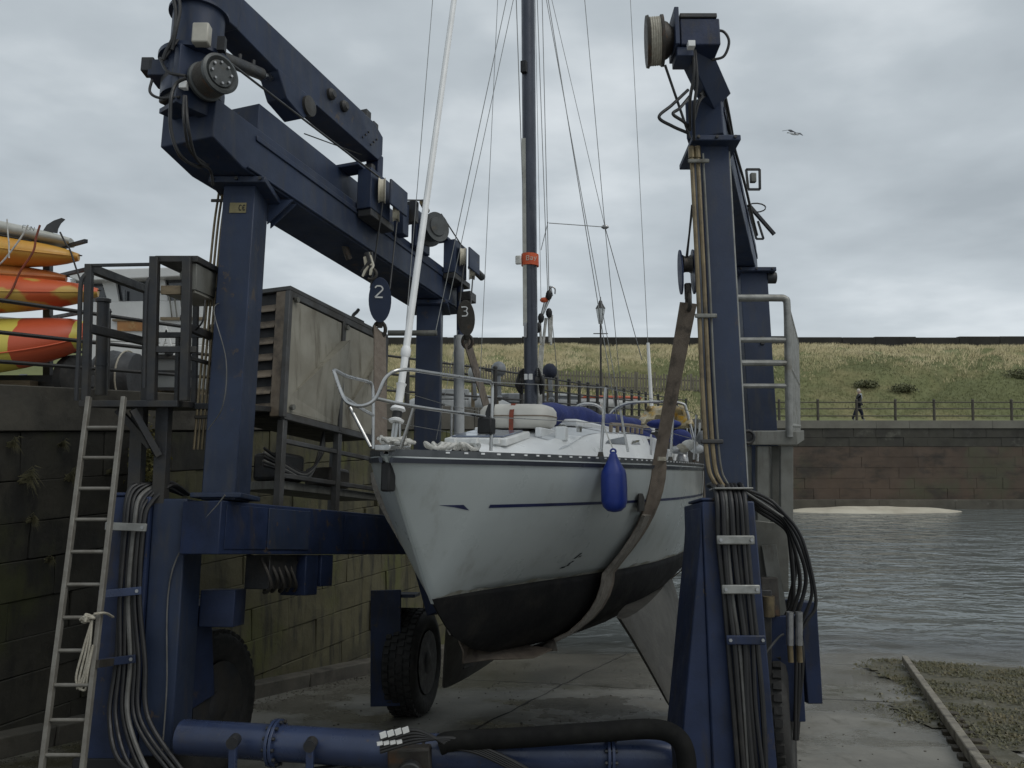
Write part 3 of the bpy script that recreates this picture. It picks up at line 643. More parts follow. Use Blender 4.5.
# CE lettering on the plate
def letters(par, txt, O, ex, ez, size, mt, ny, depth=.002):
    """block letters built from strokes on a 4 x 6 grid"""
    G = {'C': [((3.4, 5), (2, 6), (.6, 5), (0, 3), (.6, 1), (2, 0), (3.4, 1))], 'E': [((3.4, 5), (2, 6), (.6, 5), (0, 3), (.6, 1), (2, 0), (3.4, 1)), ((0, 3), (2.6, 3))],
         '2': [((0, 5), (1, 6), (3, 6), (4, 5), (4, 4), (0, 0), (4, 0))], '3': [((0, 6), (3, 6), (4, 5), (3, 3.2), (1.4, 3.2), (3, 3.2), (4, 1.5), (3, 0), (0, 0))],
         '1': [((1, 5), (2, 6), (2, 0))], 'T': [((0, 6), (4, 6)), ((2, 6), (2, 0))], 'B': [((0, 0), (0, 6), (3, 6), (4, 5), (3, 3.2), (0, 3.2), (3, 3.2), (4, 1.5), (3, 0), (0, 0))],
         'a': [((.4, 4), (3, 4), (3.4, 3), (3.4, 0), (1, 0), (0, 1), (1, 2.2), (3.4, 2.2))], 'y': [((0, 4), (1.8, .4)), ((3.6, 4), (1, -2))],
         'F': [((0, 0), (0, 6), (3.6, 6)), ((0, 3), (2.6, 3))], 'U': [((0, 6), (0, 1), (1, 0), (3, 0), (4, 1), (4, 6))], 'N': [((0, 0), (0, 6), (4, 0), (4, 6))]}
    x = 0
    for ch in txt:
        m = MB()
        for st in G[ch]:
            for a, b in zip(st, st[1:]):
                p = O+ex*size*(x+a[0])/6+ez*size*a[1]/6; q = O+ex*size*(x+b[0])/6+ez*size*b[1]/6; m.bar(p, q, size*.13, depth, ny)
        m.build('lettering', mt, par, smooth=0); x += 5.4
letters(leg, 'CE', OL+T*.01+YP*(-.19)+N*4.76, T*.7, N, .05, 'black', -YP)
# lower beam with packing plates of different blues
lowb = B('lower_beam', HL, -.26, 4.15, -.20, .17, 1.91, 2.32, 'blue_worn')
for a0, a1, d in ((-.2, .32, .006), (.34, .95, .010), (1.55, 2.7, .005)):
    B('side_plate', HL, a0, a1, .172, .172+d, 1.95, 2.29, 'blue_paint' if d > .008 else 'blue_worn', lowb, .004)
for a in (.95, 1.2): B('bracket', HL, a, a+.2, -.1, .16, 1.55 if a < 1 else 1.62, 1.905, 'blue_worn', lowb)
B('bracket', HL, .5, .9, -.15, .10, 1.62, 1.905, 'dark_steel', lowb)
for k in range(5): hose('valve_pipe', [HL(.45+.09*k, .05, 1.88), HL(.48+.09*k, .14, 1.66+.03*(k % 2)), HL(.55+.11*k, .02, 1.60), HL(.62+.1*k, .08, 1.85)], .014, 'grimy_steel', lowb)
# front column (left): broad tapered box the hoses run down
def column(o, x0t, x1t, x0b, x1b, yt0, yt1, h0, h1, name='front_column', mt='blue_worn'):
    m = MB(); q = lambda x, y, h: o+T*x+YP*y+N*h
    m.hexa([q(x0b, yt0, h0), q(x1b, yt0, h0), q(x1b, yt1, h0), q(x0b, yt1, h0)], [q(x0t, yt0, h1), q(x1t, yt0, h1), q(x1t, yt1, h1), q(x0t, yt1, h1)])
    return m.build(name, mt, HO, bevel=.012)
OC = OL+YP*(-.12)
colL = column(OC, -.85, -.54, -.90, -.50, -.04, .42, .28, 2.36)
colL2 = column(OC, -.537, -.265, -.50, -.24, .0, .40, .42, 2.345, mt='blue_paint')
TB('cap_plate', OC, -.86, -.73, -.05, .43, 2.363, 2.39, 'blue_worn', colL); TB('weld_strip', OC, -.545, -.53, -.055, -.045, .4, 2.3, 'blue_pipe', colL, 0)
TB('skirt', OC, -.95, -.46, -.06, .46, .05, .42, 'black', colL)
for h, t, mt in ((2.12, -.02, 'galvanised'), (1.62, .05, 'blue_pipe'), (1.12, .06, 'blue_worn')):
    a = OC+T*(-.82)+YP*(-.16)+N*(h-t*.2); b = OC+T*(-.50)+YP*(-.16)+N*(h+t*.4); cl = MB().bar(a, b, .02, .06, N).build('hose_clamp', mt, colL, bevel=.004); bolts(cl, [a+nrm(b-a)*.03, b-nrm(b-a)*.03], -YP, .014, 'chrome_dull')
for i in range(7):
    x = -.71+.026*i; r = .015 if i % 3 else .018; y = -.085-.012*(i % 2); mt = 'hose_grey' if i == 3 else 'hose'
    P = [OC+T*(x+.30-.02*i)+YP*(.30)+N*(2.40), OC+T*(x+.12)+YP*.10+N*(2.46+.01*(i % 3)), OC+T*(x+.01)+YP*(-.04)+N*(2.42-.02*i), OC+T*x+YP*y+N*2.12, OC+T*(x+.01)+YP*y+N*1.6, OC+T*(x+.03+.01*i)+YP*y+N*1.12,
         OC+T*(x+.05+.02*i)+YP*(y-.05)+N*.72, OC+T*(x+.22+.05*i)+YP*(y-.16)+N*(.42-.03*(i % 4)), OC+T*(x+.62)+YP*(y-.22)+N*(.33-.035*(i % 4)), OC+T*(x+1.3)+YP*(y-.26)+N*(.38-.03*i*.6), OC+T*(x+1.95)+YP*(y-.22)+N*(.44+.015*(i % 3))]
    P = [p+T*random.uniform(-.009, .009)+YP*random.uniform(-.008, .004) for p in P]
    hose('hose', P, r, mt, HO)
hose('cable', [HL(-.26, .2, 2.36), OC+T*(-.33)+YP*(-.02)+N*1.8, OC+T*(-.30)+YP*(-.03)+N*.9, OC+T*(-.29)+YP*(-.05)+N*.4], .006, 'hose_grey', colL)
# ---------------- near cross tube, in two lengths pinned at a centre block
pL0 = at(182, 737, 6.35); pM = at(425, 752, 6.05); pR = at(668, 756, 6.15)
tubeL = MB().cyl(pL0, pM, .125, n=28).build('cross_tube', 'blue_pipe', HO)
tubeR = MB().cyl(pM, pR, .125, n=28).build('cross_tube', 'blue_pipe', HO)
def tube_flange(p0, p1, t, par):
    d = nrm(p1-p0); c = p0+(p1-p0)*t
    for s in (-.026, .004): MB().cyl(c+d*s, c+d*(s+.022), .165, n=28).build('flange', 'blue_pipe', par, bevel=.003)
    x, y, _ = basis(d)
    for k in range(12):
        q = c+.146*(math.cos(k*math.pi/6)*x+math.sin(k*math.pi/6)*y); MB().cyl(q-d*.045, q+d*.045, .013, n=6).build('bolt', 'dark_steel', par)
tube_flange(pL0, pM, .40, tubeL); tube_flange(pM, pR, .75, tubeR)
m = MB(); m.bar(pM-T*.24+V(0, -.02, -.04), pM+T*.06+V(0, -.02, -.03), .30, .24); blk = m.build('pivot_block', 'grimy_steel', HO, bevel=.02)
MB().cyl(pM+V(-.08, -.16, -.07), pM+V(-.08, -.24, -.07), .085, n=20).build('pivot_pin', 'dark_steel', blk, bevel=.01)
for (xa, ya), (xb, yb), w in (((380, 736), (410, 729.5), .034), ((377, 744), (403, 742), .02)):
    for k in range(4):
        u0, u1 = k/4, (k+.82)/4; p, q = at(xa, ya, 5.62), at(xb, yb, 5.68); MB().bar(p+(q-p)*u0, p+(q-p)*u1+V(0, 0, .006), .02, w).build('marker_plate', 'white_paint', blk)
for s, (px, py) in enumerate(((233, 745), (310, 748))):
    q = at(px, py, 6.0); st = MB().bar(q+V(0, 0, -.3), q+V(0, 0, .02), .05, .05).build('hose_bracket', 'blue_pipe', HO, bevel=.005); MB().cyl(q+V(0, -.03, .02), q+V(0, .06, .02), .042, n=14).build('clamp', 'dark_steel', st)
# thick ribbed conduit lying over the right tube
P = bez([at(440, 745, 5.9), at(455, 741, 5.9), at(530, 737, 5.93), at(600, 732, 5.97), at(650, 729, 6.0), at(674, 735, 5.95), at(685, 752, 5.9), at(688, 790, 5.85)], 16)
MB().tube(P, .068, 14).build('ribbed_conduit', 'conduit', HO)
for k in range(5): hose('hose', [at(380, 752-3*k, 5.8), at(415, 742-3*k, 5.82), at(450, 738+2*k, 5.85), at(480, 746+2*k, 5.88), at(520, 765+2*k, 5.85), at(560, 790, 5.8)], .013, 'hose', HO)

# ---------------- wheels
def wheel(ctr, axis, R, wd, label=None, mudguard=None):
    x, y, a = basis(axis); h = wd/2
    prof = [(R*.62, -h*.86), (R*.80, -h), (R*.93, -h*.93), (R*.985, -h*.72), (R, -h*.4), (R, h*.4), (R*.985, h*.72), (R*.93, h*.93), (R*.80, h), (R*.62, h*.86), (R*.58, h*.7), (R*.58, -h*.7)]
    rings = [[ctr+a*hh+r*(math.cos(2*math.pi*k/40)*x+math.sin(2*math.pi*k/40)*y) for k in range(40)] for r, hh in prof]
    w = thing_part('wheel', HO); t = MB(); t.loft(rings, loop=True); ty = t.build('tyre', 'rubber', w, smooth=50)
    tb = MB()                                        # tread blocks
    for k in range(44):
        for j, hh in enumerate((-.62, -.21, .21, .62)):
            an = 2*math.pi*(k+.5*(j % 2))/44; rd = math.cos(an)*x+math.sin(an)*y; tn = -math.sin(an)*x+math.cos(an)*y
            tb.fbox(ctr+a*hh*h+rd*R*.995, tn, a, rd, -R*.045, R*.045, -h*.15, h*.15, -.02, .022)
    o = tb.build('tread', 'rubber', ty, smooth=0); o['kind'] = 'stuff'
    for s in (-1, 1):
        d = MB(); d.lathe(ctr+a*s*h*.55, a*s, [(R*.60, .08), (R*.55, .05), (R*.50, -.01), (R*.34, -.04), (R*.30, .05), (R*.20, .09), (R*.05, .095)], 28); rm = d.build('rim', 'dark_steel', w)
        for k in range(8):
            an = k*math.pi/4; q = ctr+a*s*(h*.55-.02)+R*.42*(math.cos(an)*x+math.sin(an)*y); MB().cyl(q, q+a*s*.04, .022, n=6).build('nut', 'chrome_dull', rm)
    return w
def thing_part(name, par):
    o = bpy.data.objects.new(name, None); COL.objects.link(o); o.parent = par; o.empty_display_size = .1; return o
RW = .62
wheel(ground(-1.22, 10.40)+N*RW, T*.98-YP*.2, RW, .42)              # left rear, steered a little
wheel(ground(-2.74, 7.40)+N*RW, T*.97-YP*.25, RW, .42)                         # left front
wheel(ground(2.10, 6.95)+N*RW, W, RW, .40)                          # right front
wheel(ground(3.2, 10.1)+N*RW, W, RW, .42)                           # right rear
# guards and stub legs above the wheels
def guard(ctr, axis, side, name='mudguard'):
    x, y, a = basis(axis); return ctr, x, y, a
MB().bar(at(386, 590, 10.15), at(386, 706, 10.0), .36, .05, YP).build('mudguard', 'blue_worn', HO, bevel=.006)
MB().fbox(at(390, 596, 10.2), T, YP, N, -.22, .30, -.02, .6, -.02, .02).build('mudguard', 'blue_worn', HO, bevel=.006)
MB().bar(HL(3.72, .02, 1.92), HL(3.72, .25, 1.25), .3, .3, L).build('wheel_fork', 'blue_worn', HO, bevel=.01)
MB().bar(HL(3.9, .42, 1.35), HL(3.9, .46, .6), .10, .3, L).build('wheel_fork', 'dark_steel', HO, bevel=.01)
MB().bar(OC+T*(-.38)+YP*.5+N*1.5, OC+T*(-.38)+YP*.75+N*.7, .22, .3, L).build('wheel_fork', 'blue_worn', HO, bevel=.01)
TB('fork_bracket', OC, -.27, .02, .45, .75, 1.32, 1.62, 'blue_worn')

# ---------------- jib crane and winch on the near left end
cA = HL(-.70, -.03, -.20)
def ringcyl(r, h0, h1, name, mt='blue_paint', par=None, n=32): return MB().cyl(cA+N*h0, cA+N*h1, r, n=n).build(name, mt, par or crane)
crane = thing_part('jib_crane', HO)
colm = MB().cyl(cA+N*5.69, cA+N*6.51, .205, n=36).build('column', 'blue_paint', crane)
ringcyl(.285, 6.03, 6.065, 'flange', par=colm.parent); ringcyl(.238, 6.47, 6.495, 'flange')
MB().lathe(cA+N*5.69, N, [(.245, 0), (.245, .1), (.21, .16)], 32).build('base_ring', 'blue_paint', crane)
TB('slew_arm', cA, -.34, -.12, -.10, .12, 5.88, 6.02, par=crane); TB('motor', cA, -.40, -.30, -.10, .02, 5.92, 6.04, 'dark_steel', crane)
m = MB(); o = cA
m.loft([[o+L*a+W*c+N*h for a, h in ((-.14, 6.51), (-.14, 6.76), (.2, 6.98), (.35, 6.98), (.30, 6.51))] for c in (-.15, .15)]); m.build('head', 'blue_paint', crane, bevel=.01)
jo = HL(-.03, 0, -.235); m = MB(); jc = -.02
m.loft([[jo+L*a+W*(jc+c)+N*h for a, h in ((-.45, 6.56), (-.40, 6.88), (2.0, 6.90), (2.20, 6.82), (2.20, 6.60), (2.10, 6.50), (.2, 6.50))] for c in (-.13, .13)])
jib = m.build('jib', 'blue_paint', crane, bevel=.008)
MB().fbox(jo, L, W, N, .35, 2.0, -.03, .05, 6.90, 6.945).build('top_plate', 'blue_paint', jib)
for a in (1.08, 1.33): MB().lathe(jo+L*a+W*(jc+.13)+N*6.74, W, [(.06, 0), (.06, .03), (.035, .06)], 16).build('boss', 'dark_steel', jib)
for k in range(6): MB().cyl(jo+L*(1.75+.06*k)+W*(jc+.13)+N*(6.60+.06*(k % 3)), jo+L*(1.75+.06*k)+W*(jc+.142)+N*(6.60+.06*(k % 3)), .012, n=6).build('bolt', 'dark_steel', jib)
for a, h in ((1.95, 6.98), (2.12, 6.92)): MB().fbox(jo+L*a+N*h, L, W, N, -.05, .05, -.06, .06, -.06, .05).build('lug', 'dark_steel', jib)
MB().fbox(jo, L, W, N, 2.16, 2.28, -.08, .08, 6.28, 6.62).build('end_bracket', 'blue_worn', jib, bevel=.01)
MB().fbox(jo, L, W, N, 2.06, 2.15, -.05, .06, 6.30, 6.46).build('sheave', 'dark_steel', jib, bevel=.02)
# ram and its triangular bracket
m = MB(); m.loft([[jo+L*a+W*c+N*h for a, h in ((.20, 6.52), (.86, 6.52), (.80, 6.40), (.64, 6.24), (.36, 6.30))] for c in (-.10, .12)]); m.build('ram_bracket', 'blue_paint', crane, bevel=.01)
MB().lathe(jo+L*.70+W*.12+N*6.40, W, [(.10, 0), (.10, .03), (.05, .04)], 20).build('pin', 'dark_steel', crane)
r0 = cA+T*.2+N*6.10; r1 = jo+L*.24+W*.02+N*6.46; d = r1-r0
MB().cyl(r0, r0+d*.78, .055, n=16).build('ram', 'dark_steel', crane); MB().cyl(r0+d*.78, r1, .028, n=12).build('ram_rod', 'stainless', crane)
for t in (.35, .62): MB().cyl(r0+d*t, r0+d*t+N*.1, .016, n=8).build('ram_port', 'dark_steel', crane)
# winch
wax = nrm(T*.80-YP*.60); wc = at(216, 76, 6.42)
wn = thing_part('winch', HO)
dr = MB().lathe(wc-wax*.15, wax, [(.10, -.10), (.10, 0), (.155, 0), (.155, .025), (.128, .04), (.128, .17), (.155, .185), (.158, .215), (.135, .225), (.11, .20), (.105, .215), (.075, .22), (.03, .222)], 36).build('drum', 'winch_grey', wn)
rp = MB()
for k in range(7): rp.tube([wc-wax*.15+wax*(.05+.018*k)+.135*(math.cos(t)*basis(wax)[0]+math.sin(t)*basis(wax)[1]) for t in np.linspace(0, 2*math.pi, 25)[:-1]], .009, 6, loop=True)
rp.build('wound_rope', 'grimy_steel', dr)
for k in range(8):
    q = wc+wax*.072+.085*(math.cos(k*.785)*basis(wax)[0]+math.sin(k*.785)*basis(wax)[1]); MB().cyl(q, q+wax*.015, .011, n=6).build('bolt', 'chrome_dull', dr)
MB().fbox(wc-wax*.22, wax, np.cross(N, wax), N, -.06, .02, -.2, .2, -.24, .26).build('mounting_plate', 'blue_paint', wn, bevel=.006)
MB().fbox(wc-wax*.22, wax, np.cross(N, wax), N, -.32, -.06, -.16, .12, -.12, .14).build('gearbox', 'dark_steel', wn, bevel=.02)
for z in (-.19, .19): MB().fbox(wc-wax*.22, wax, np.cross(N, wax), N, -.3, .0, -.15, .1, z-.02, z+.02).build('shelf', 'blue_paint', wn)
MB().fbox(at(203, 37, 6.48), T, -YP, N, -.065, .065, -.02, .07, -.085, .085).build('junction_box', 'beige_box', HO, bevel=.012)
MB().fbox(at(184, 86, 6.40), T, -YP, N, -.03, .03, -.02, .03, -.03, .03).build('switch', 'white_paint', HO, bevel=.004)
MB().fbox(at(222, 45, 6.55), T, -YP, N, -.03, .03, -.02, .03, -.06, .06).build('motor_cover', 'black', HO)
for pts, r in (([at(172, -8, 6.5), at(176, 12, 6.45), at(174, 35, 6.4), at(166, 52, 6.4), at(163, 60, 6.4)], .016), ([at(178, -8, 6.5), at(180, 10, 6.45), at(176, 30, 6.4), at(172, 50, 6.4)], .014), ([at(186, 78, 6.3), at(176, 84, 6.3), at(171, 100, 6.25), at(171, 130, 6.25), at(180, 155, 6.3), at(196, 166, 6.5), at(208, 165, 6.7)], .014),
               ([at(152, 80, 6.4), at(150, 92, 6.38), at(160, 98, 6.38), at(180, 97, 6.36)], .011), ([at(184, 96, 6.3), at(184, 120, 6.22), at(190, 150, 6.35), at(205, 164, 6.6)], .012), ([at(186, 96, 6.3), at(188, 125, 6.22), at(196, 158, 6.4), at(210, 170, 6.7), at(213, 185, 6.8)], .012), ([at(160, 58, 6.45), at(168, 72, 6.4), at(186, 76, 6.35)], .012),
               ([at(163, 60, 6.4), at(172, 48, 6.42), at(178, 40, 6.45)], .012)):
    hose('hose', pts, r, 'hose', HO)
for k in range(4):                                   # hydraulic pipes up the left leg
    x = -.27+.032*k; hose('hydraulic_pipe', [OL+T*(x+.03)+YP*.0+N*5.0, OL+T*(x+.015)+YP*(-.02)+N*4.6, OL+T*x+YP*(-.02)+N*3.6, OL+T*(x-.01)+YP*(-.02)+N*2.75], .011, 'brass_pipe', HO)
for h in (4.9, 4.1, 3.0): TB('pipe_clamp', OL, -.29, -.13, -.045, -.03, h, h+.03, 'grimy_steel')

# ---------------- sheave brackets and second winch along the left beam
def sheave(par, c, ax, R, mt='nylon'):
    w = MB().lathe(c-nrm(ax)*.035, ax, [(R*.3, 0), (R, 0), (R*.86, .02), (R*.86, .05), (R, .07), (R*.3, .07)], 26).build('sheave', mt, par); return w
def sheave_bracket(a, par=HO, s=1.0):
    b = thing_part('sheave_bracket', par)
    B('body', HL, a-.22*s, a+.20*s, .236, .40, 5.40, 5.84, par=b); B('top_lug', HL, a-.32, a-.1, .02, .3, 5.84, 5.88, par=b)
    B('cheek', HL, a-.02, a+.36*s, .50, .525, 5.50, 5.78, par=b); B('foot', HL, a-.2, a+.3, .24, .40, 5.32, 5.395, 'dark_steel', b)
    sheave(b, HL(a-.06, .44, 5.64), T*.97+YP*.12, .135*s); sheave(b, HL(a+.26, .44, 5.54), T*.97+YP*.12, .12*s)
    return b
sb1 = sheave_bracket(1.66); sb2 = sheave_bracket(3.78, s=.9)
B('rope_guide', HL, 2.24, 2.38, .24, .36, 5.42, 5.80); B('rope_guide', HL, 2.42, 2.5, .24, .42, 5.62, 5.88, 'dark_steel')
w2 = thing_part('winch', HO); q = HL(2.95, .32, 5.72); wa2 = nrm(W*.9-L*.42)
d2 = MB().lathe(q, wa2, [(.10, -.14), (.10, 0), (.20, 0), (.20, .025), (.15, .04), (.15, .14), (.18, .155), (.18, .18), (.12, .175), (.11, .19), (.03, .192)], 30).build('drum', 'winch_grey', w2)
B('mounting_plate', HL, 2.68, 3.06, .236, .30, 5.44, 5.9, par=w2)
MB().cyl(HL(2.5, .46, 5.88), HL(2.75, .40, 5.88), .035, n=10).build('rope_fitting', 'brass_pipe', HO)
# hauling ropes along the beam
def rope(name, pts, r, mt='wire_dark', par=HO): return MB().tube(pts, r, 6).build(name, mt, par)
rope('hauling_rope', [wc+V(.06, 0, .14), HL(1.55, .44, 5.76)], .010); rope('hauling_rope', [HL(1.95, .44, 5.68), HL(2.5, .47, 5.9)], .010); rope('hauling_rope', [HL(3.0, .47, 5.93), HL(3.7, .45, 5.76)], .009)
rope('jib_rope', [jo+L*.75+W*.06+N*6.15, jo+L*1.9+W*.02+N*6.48], .006)
MB().cyl(HL(4.05, .42, 5.62), HL(4.35, .46, 5.56), .05, n=12).build('stub_roller', 'dark_steel', HO)
B('hanger', HL, 3.9, 4.1, .30, .48, 5.12, 5.24, 'dark_steel')
# old hook and rags hung under the beam
hk = thing_part('hanging_hook', HO)
MB().tube(bez([HL(1.55, .05, 5.06), HL(1.57, .07, 4.98), HL(1.60, .08, 4.93)], 4), .035, 8).build('shank', 'grimy_steel', hk)
MB().tube([at(371, 274, 8.45)+.055*V(math.cos(t), 0, math.sin(t)) for t in np.linspace(-2.2, 3.0, 14)], .016, 8).build('hook', 'grimy_steel', hk)
for k in range(9):
    p = at(364+random.uniform(0, 8), 250+random.uniform(0, 8), 8.45+random.uniform(-.05, .05)); MB().tube([p, p+V(random.uniform(-.03, .03), 0, -.10), p+V(random.uniform(-.06, .04), 0, -.2)], [.022, .028, .012], 5).build('rag', 'nylon' if k % 3 == 0 else 'hose', hk)

# ---------------- sleeved guide post and handrail by the far left leg
MB().cyl(at(459, 436, 10.55), at(459, 336, 10.75), .068, n=18).build('guide_sleeve', 'grey_pale', HO); MB().cyl(at(460, 340, 10.75), at(460, 262, 10.9), .045, n=14).build('guide_post', 'blue_worn', HO)
MB().bar(at(459, 436, 10.55), at(459, 500, 10.5), .1, .1).build('guide_foot', 'blue_worn', HO)
MB().cyl(at(388, 333, 10.3), at(437, 333, 10.3), .035, n=10).build('handrail', 'galv_dull', HO)

# ---------------- power pack beside the left legs
PK = thing('power_pack', HL(2.0, -.6, 2.3), 'beige louvred engine housing on the left side of the hoist', 'engine housing')
a0, a1, c0, c1, h0, h1 = 1.02, 2.98, -1.05, -.22, 3.20, 4.46
def PB(name, *q, mt='housing', par=None, bev=.006): return B(name, HL, *q, mt=mt, par=par or PK, bev=bev)
PB('core', a0+.03, a1-.03, c0+.03, c1-.03, h0+.02, h1-.02, mt='black')
PB('roof', a0-.02, a1+.02, c0-.02, c1+.02, h1-.015, h1+.03, mt='housing_frame')
for a in (a0, 2.02, 2.74, a1): PB('frame_post', a-.03, a+.03, c1-.03, c1+.022, h0-.01, h1-.02, mt='housing_frame')
for h in (h0, h1-.05): PB('frame_rail', a0, a1, c1-.03, c1+.018, h-.03, h+.035, mt='housing_frame')
for a, b in ((a0+.035, 1.985), (2.055, 2.705), (2.775, a1-.035)):
    pn = PB('panel', a, b, c1-.03, c1+.004, h0+.04, h1-.09)
    if b-a > .5:                                     # raised cross-creased facets
        m = MB(); mid = (a+b)/2; hh = (h0+h1)/2-.1; o = HL(0, 0, 0); A = lambda aa, hv, d: o+L*aa+W*(c1+.004+d)+N*hv
        m.add([A(a+.08, h0+.22, .003), A(b-.02, h0+.06, .003), A(b-.02, h1-.30, .13), A(b-.02, h1-.30, .002), A(a+.03, h0+.06, .003)], [(0, 1, 2), (0, 2, 3), (4, 1, 0)]); m.build('creased_facet', 'housing', pn, smooth=0)
PB('corner_post', a0-.022, a0+.03, c1-.14, c1-.01, h0, h1-.02, mt='louvre')
for k in range(7):
    h = h0+.07+k*.165; m = MB(); o = HL(0, 0, 0); A = lambda aa, c, hv: o+L*aa+W*c+N*hv
    m.add([A(a0-.02, c0+.02, h), A(a0-.02, c1-.15, h), A(a0+.05, c1-.15, h+.10), A(a0+.05, c0+.02, h+.10), A(a0-.02, c0+.02, h-.012), A(a0-.02, c1-.15, h-.012), A(a0+.05, c1-.15, h+.08), A(a0+.05, c0+.02, h+.08)], [(0, 1, 2, 3), (7, 6, 5, 4), (0, 4, 5, 1), (1, 5, 6, 2), (2, 6, 7, 3), (3, 7, 4, 0)]); m.build('louvre', 'louvre', PK, smooth=0)
for a, h in ((1.1, 4.37), (2.05, 4.33), (2.82, 4.35), (1.12, 3.3)): MB().cyl(HL(a, c1+.02, h), HL(a, c1+.05, h), .028, n=10).build('catch', 'galv_dull', PK)
MB().tube(bez([HL(2.35, -.3, 4.49), HL(2.35, -.3, 4.56), HL(2.42, -.3, 4.62), HL(2.46, -.3, 4.66)], 5), .02, 8).build('exhaust_flap', 'dark_steel', PK); PB('roof_block', 2.3, 2.5, -.36, -.24, 4.49, 4.53, mt='dark_steel')
for a in (1.06, 2.05, 3.1):
    for c in (-.25, -.95): PB('support_post', a-.035, a+.035, c-.035, c+.035, 2.34, 3.17, mt='housing_frame')
for h in (2.62, 2.95): PB('cross_rail', 1.06, 3.1, -.27, -.23, h, h+.045, mt='housing_frame')
PB('drip_tray', 1.15, 3.0, -.8, -.29, 2.52, 2.60, mt='galv_dull'); PB('pump', 1.3, 1.7, -.75, -.4, 2.62, 2.9, mt='dark_steel', bev=.04); PB('pump', 2.2, 2.6, -.75, -.4, 2.62, 2.84, mt='grimy_steel', bev=.04)
for k in range(5): hose('hose', [HL(1.95, -.36, 3.18), HL(1.9-.03*k, -.33, 2.95-.03*k), HL(1.6, -.32, 2.72-.02*k), HL(1.25, -.34, 2.78-.02*k), HL(1.0, -.4, 2.9-.04*k)], .014, 'hose_grey' if k % 2 else 'hose', PK)
PB('small_box', 2.80, 2.95, c1+.02, c1+.06, 3.32, 3.48, mt='blue_paint')
# ================================================================== RIGHT SIDE OF THE HOIST
tw = at(721, 320, 6.95)
legR = TB('leg', OR, -.115, .125, -.14, .24, 2.33, 5.30)
OR2 = ground(2.93, 9.45)
legR2 = TB('leg', OR2, -.17, .16, -.15, .2, 2.30, 5.30)
for o_, lg, w in ((OR, legR, .2), (OR2, legR2, .24)):
    TB('flange', o_, -w, w, -.25, .3, 5.24, 5.29, par=lg)
    bolts(lg, [o_+T*x+YP*(-.255)+N*5.265 for x in (-w+.05, 0, w-.05)], -YP, .014)
MB().cyl(OR2+T*.16+YP*(-.1)+N*5.2, OR2+T*.27+YP*(-.1)+N*5.2, .07, n=14).build('side_roller', 'dark_steel', legR2)
m = MB(); o = OR; m.loft([[o+L*a+W*c+N*h for a, h in ((-.22, 5.30), (-.22, 5.64), (-.05, 5.74), (3.75, 5.74), (3.75, 5.30))] for c in (-.16, .14)])
beamR = m.build('top_beam', 'blue_paint', HO, bevel=.01)
MB().fbox(OR, L, W, N, -.1, 3.7, .142, .152, 5.55, 5.60).build('edge_strip', 'blue_worn', beamR)
# sloping winch arm at its head
p0 = at(716, 100, 6.9); p1 = at(694, 52, 6.55)
MB().bar(p0, p1+(p1-p0)*.15, .20, .17, (0, 1, 0)).build('winch_arm', 'blue_paint', HO, bevel=.008)
MB().fbox(at(690, 38, 6.5), T, YP, N, -.145, -.11, -.14, .14, -.14, .18).build('winch_plate', 'blue_paint', HO, bevel=.005)
wr = thing_part('winch', HO)
MB().fbox(at(690, 40, 6.5), T, YP, N, -.10, .21, -.12, .16, -.12, .11).build('gearbox', 'blue_worn', wr, bevel=.01)
MB().fbox(at(690, 40, 6.5), T, YP, N, -.10, .19, -.13, .17, .113, .15).build('gearbox_lid', 'dark_steel', wr, bevel=.006)
MB().fbox(at(690, 40, 6.5), T, YP, N, -.13, .0, -.1, .1, -.2, -.123).build('bracket', 'blue_paint', wr, bevel=.006)
MB().fbox(at(691, 45, 6.3), T, YP, N, -.025, .03, -.02, .04, -.02, .03).build('switch', 'white_paint', wr, bevel=.004)
rax = nrm(T*.985-YP*.10+N*.03); rc = at(660, 41, 6.5)
drr = MB().lathe(rc-rax*.11, rax, [(.10, 0), (.195, 0), (.20, .02), (.165, .035), (.175, .06), (.165, .10), (.195, .115), (.195, .135), (.15, .14), (.135, .17), (.10, .20), (.08, .26)], 32).build('drum', 'grimy_steel', wr)
rp = MB(); x_, y_, _ = basis(rax)
for k in range(5): rp.tube([rc-rax*(.075-.018*k)+.176*(math.cos(t)*x_+math.sin(t)*y_) for t in np.linspace(0, 2*math.pi, 25)[:-1]], .010, 6, loop=True)
rp.build('wound_rope', 'rope', drr)
rope('hauling_rope', [at(665, 65, 6.5), at(690, 138, 6.75)], .012)
for pts, r in (([at(714, 30, 6.45), at(724, 32, 6.45), at(729, 42, 6.45), at(724, 56, 6.45), at(712, 60, 6.45)], .011), ([at(688, 90, 6.6), at(672, 105, 6.5), at(659, 117, 6.45), at(672, 126, 6.5), at(688, 133, 6.6)], .013), ([at(690, 96, 6.6), at(680, 108, 6.5), at(673, 114, 6.45), at(684, 122, 6.5), at(690, 130, 6.6)], .013),
               ([at(693, 50, 6.4), at(694, 75, 6.4), at(690, 100, 6.45), at(690, 130, 6.55)], .013), ([at(695, 50, 6.4), at(697, 80, 6.4), at(694, 110, 6.45), at(694, 140, 6.6)], .012), ([at(700, 95, 6.7), at(708, 86, 6.75), at(720, 82, 6.9), at(724, 92, 7.0), at(729, 115, 7.1), at(735, 150, 7.4)], .013),
               ([at(697, 105, 6.7), at(706, 90, 6.75), at(718, 85, 6.9), at(722, 96, 7.0), at(727, 118, 7.1), at(734, 150, 7.3)], .013), ([at(694, 120, 6.7), at(700, 100, 6.7), at(712, 92, 6.85)], .013), ([at(735, 150, 7.4), at(745, 185, 7.8), at(752, 215, 8.2), at(757, 235, 8.6)], .013)):
    hose('hose', pts, r, 'hose', HO)
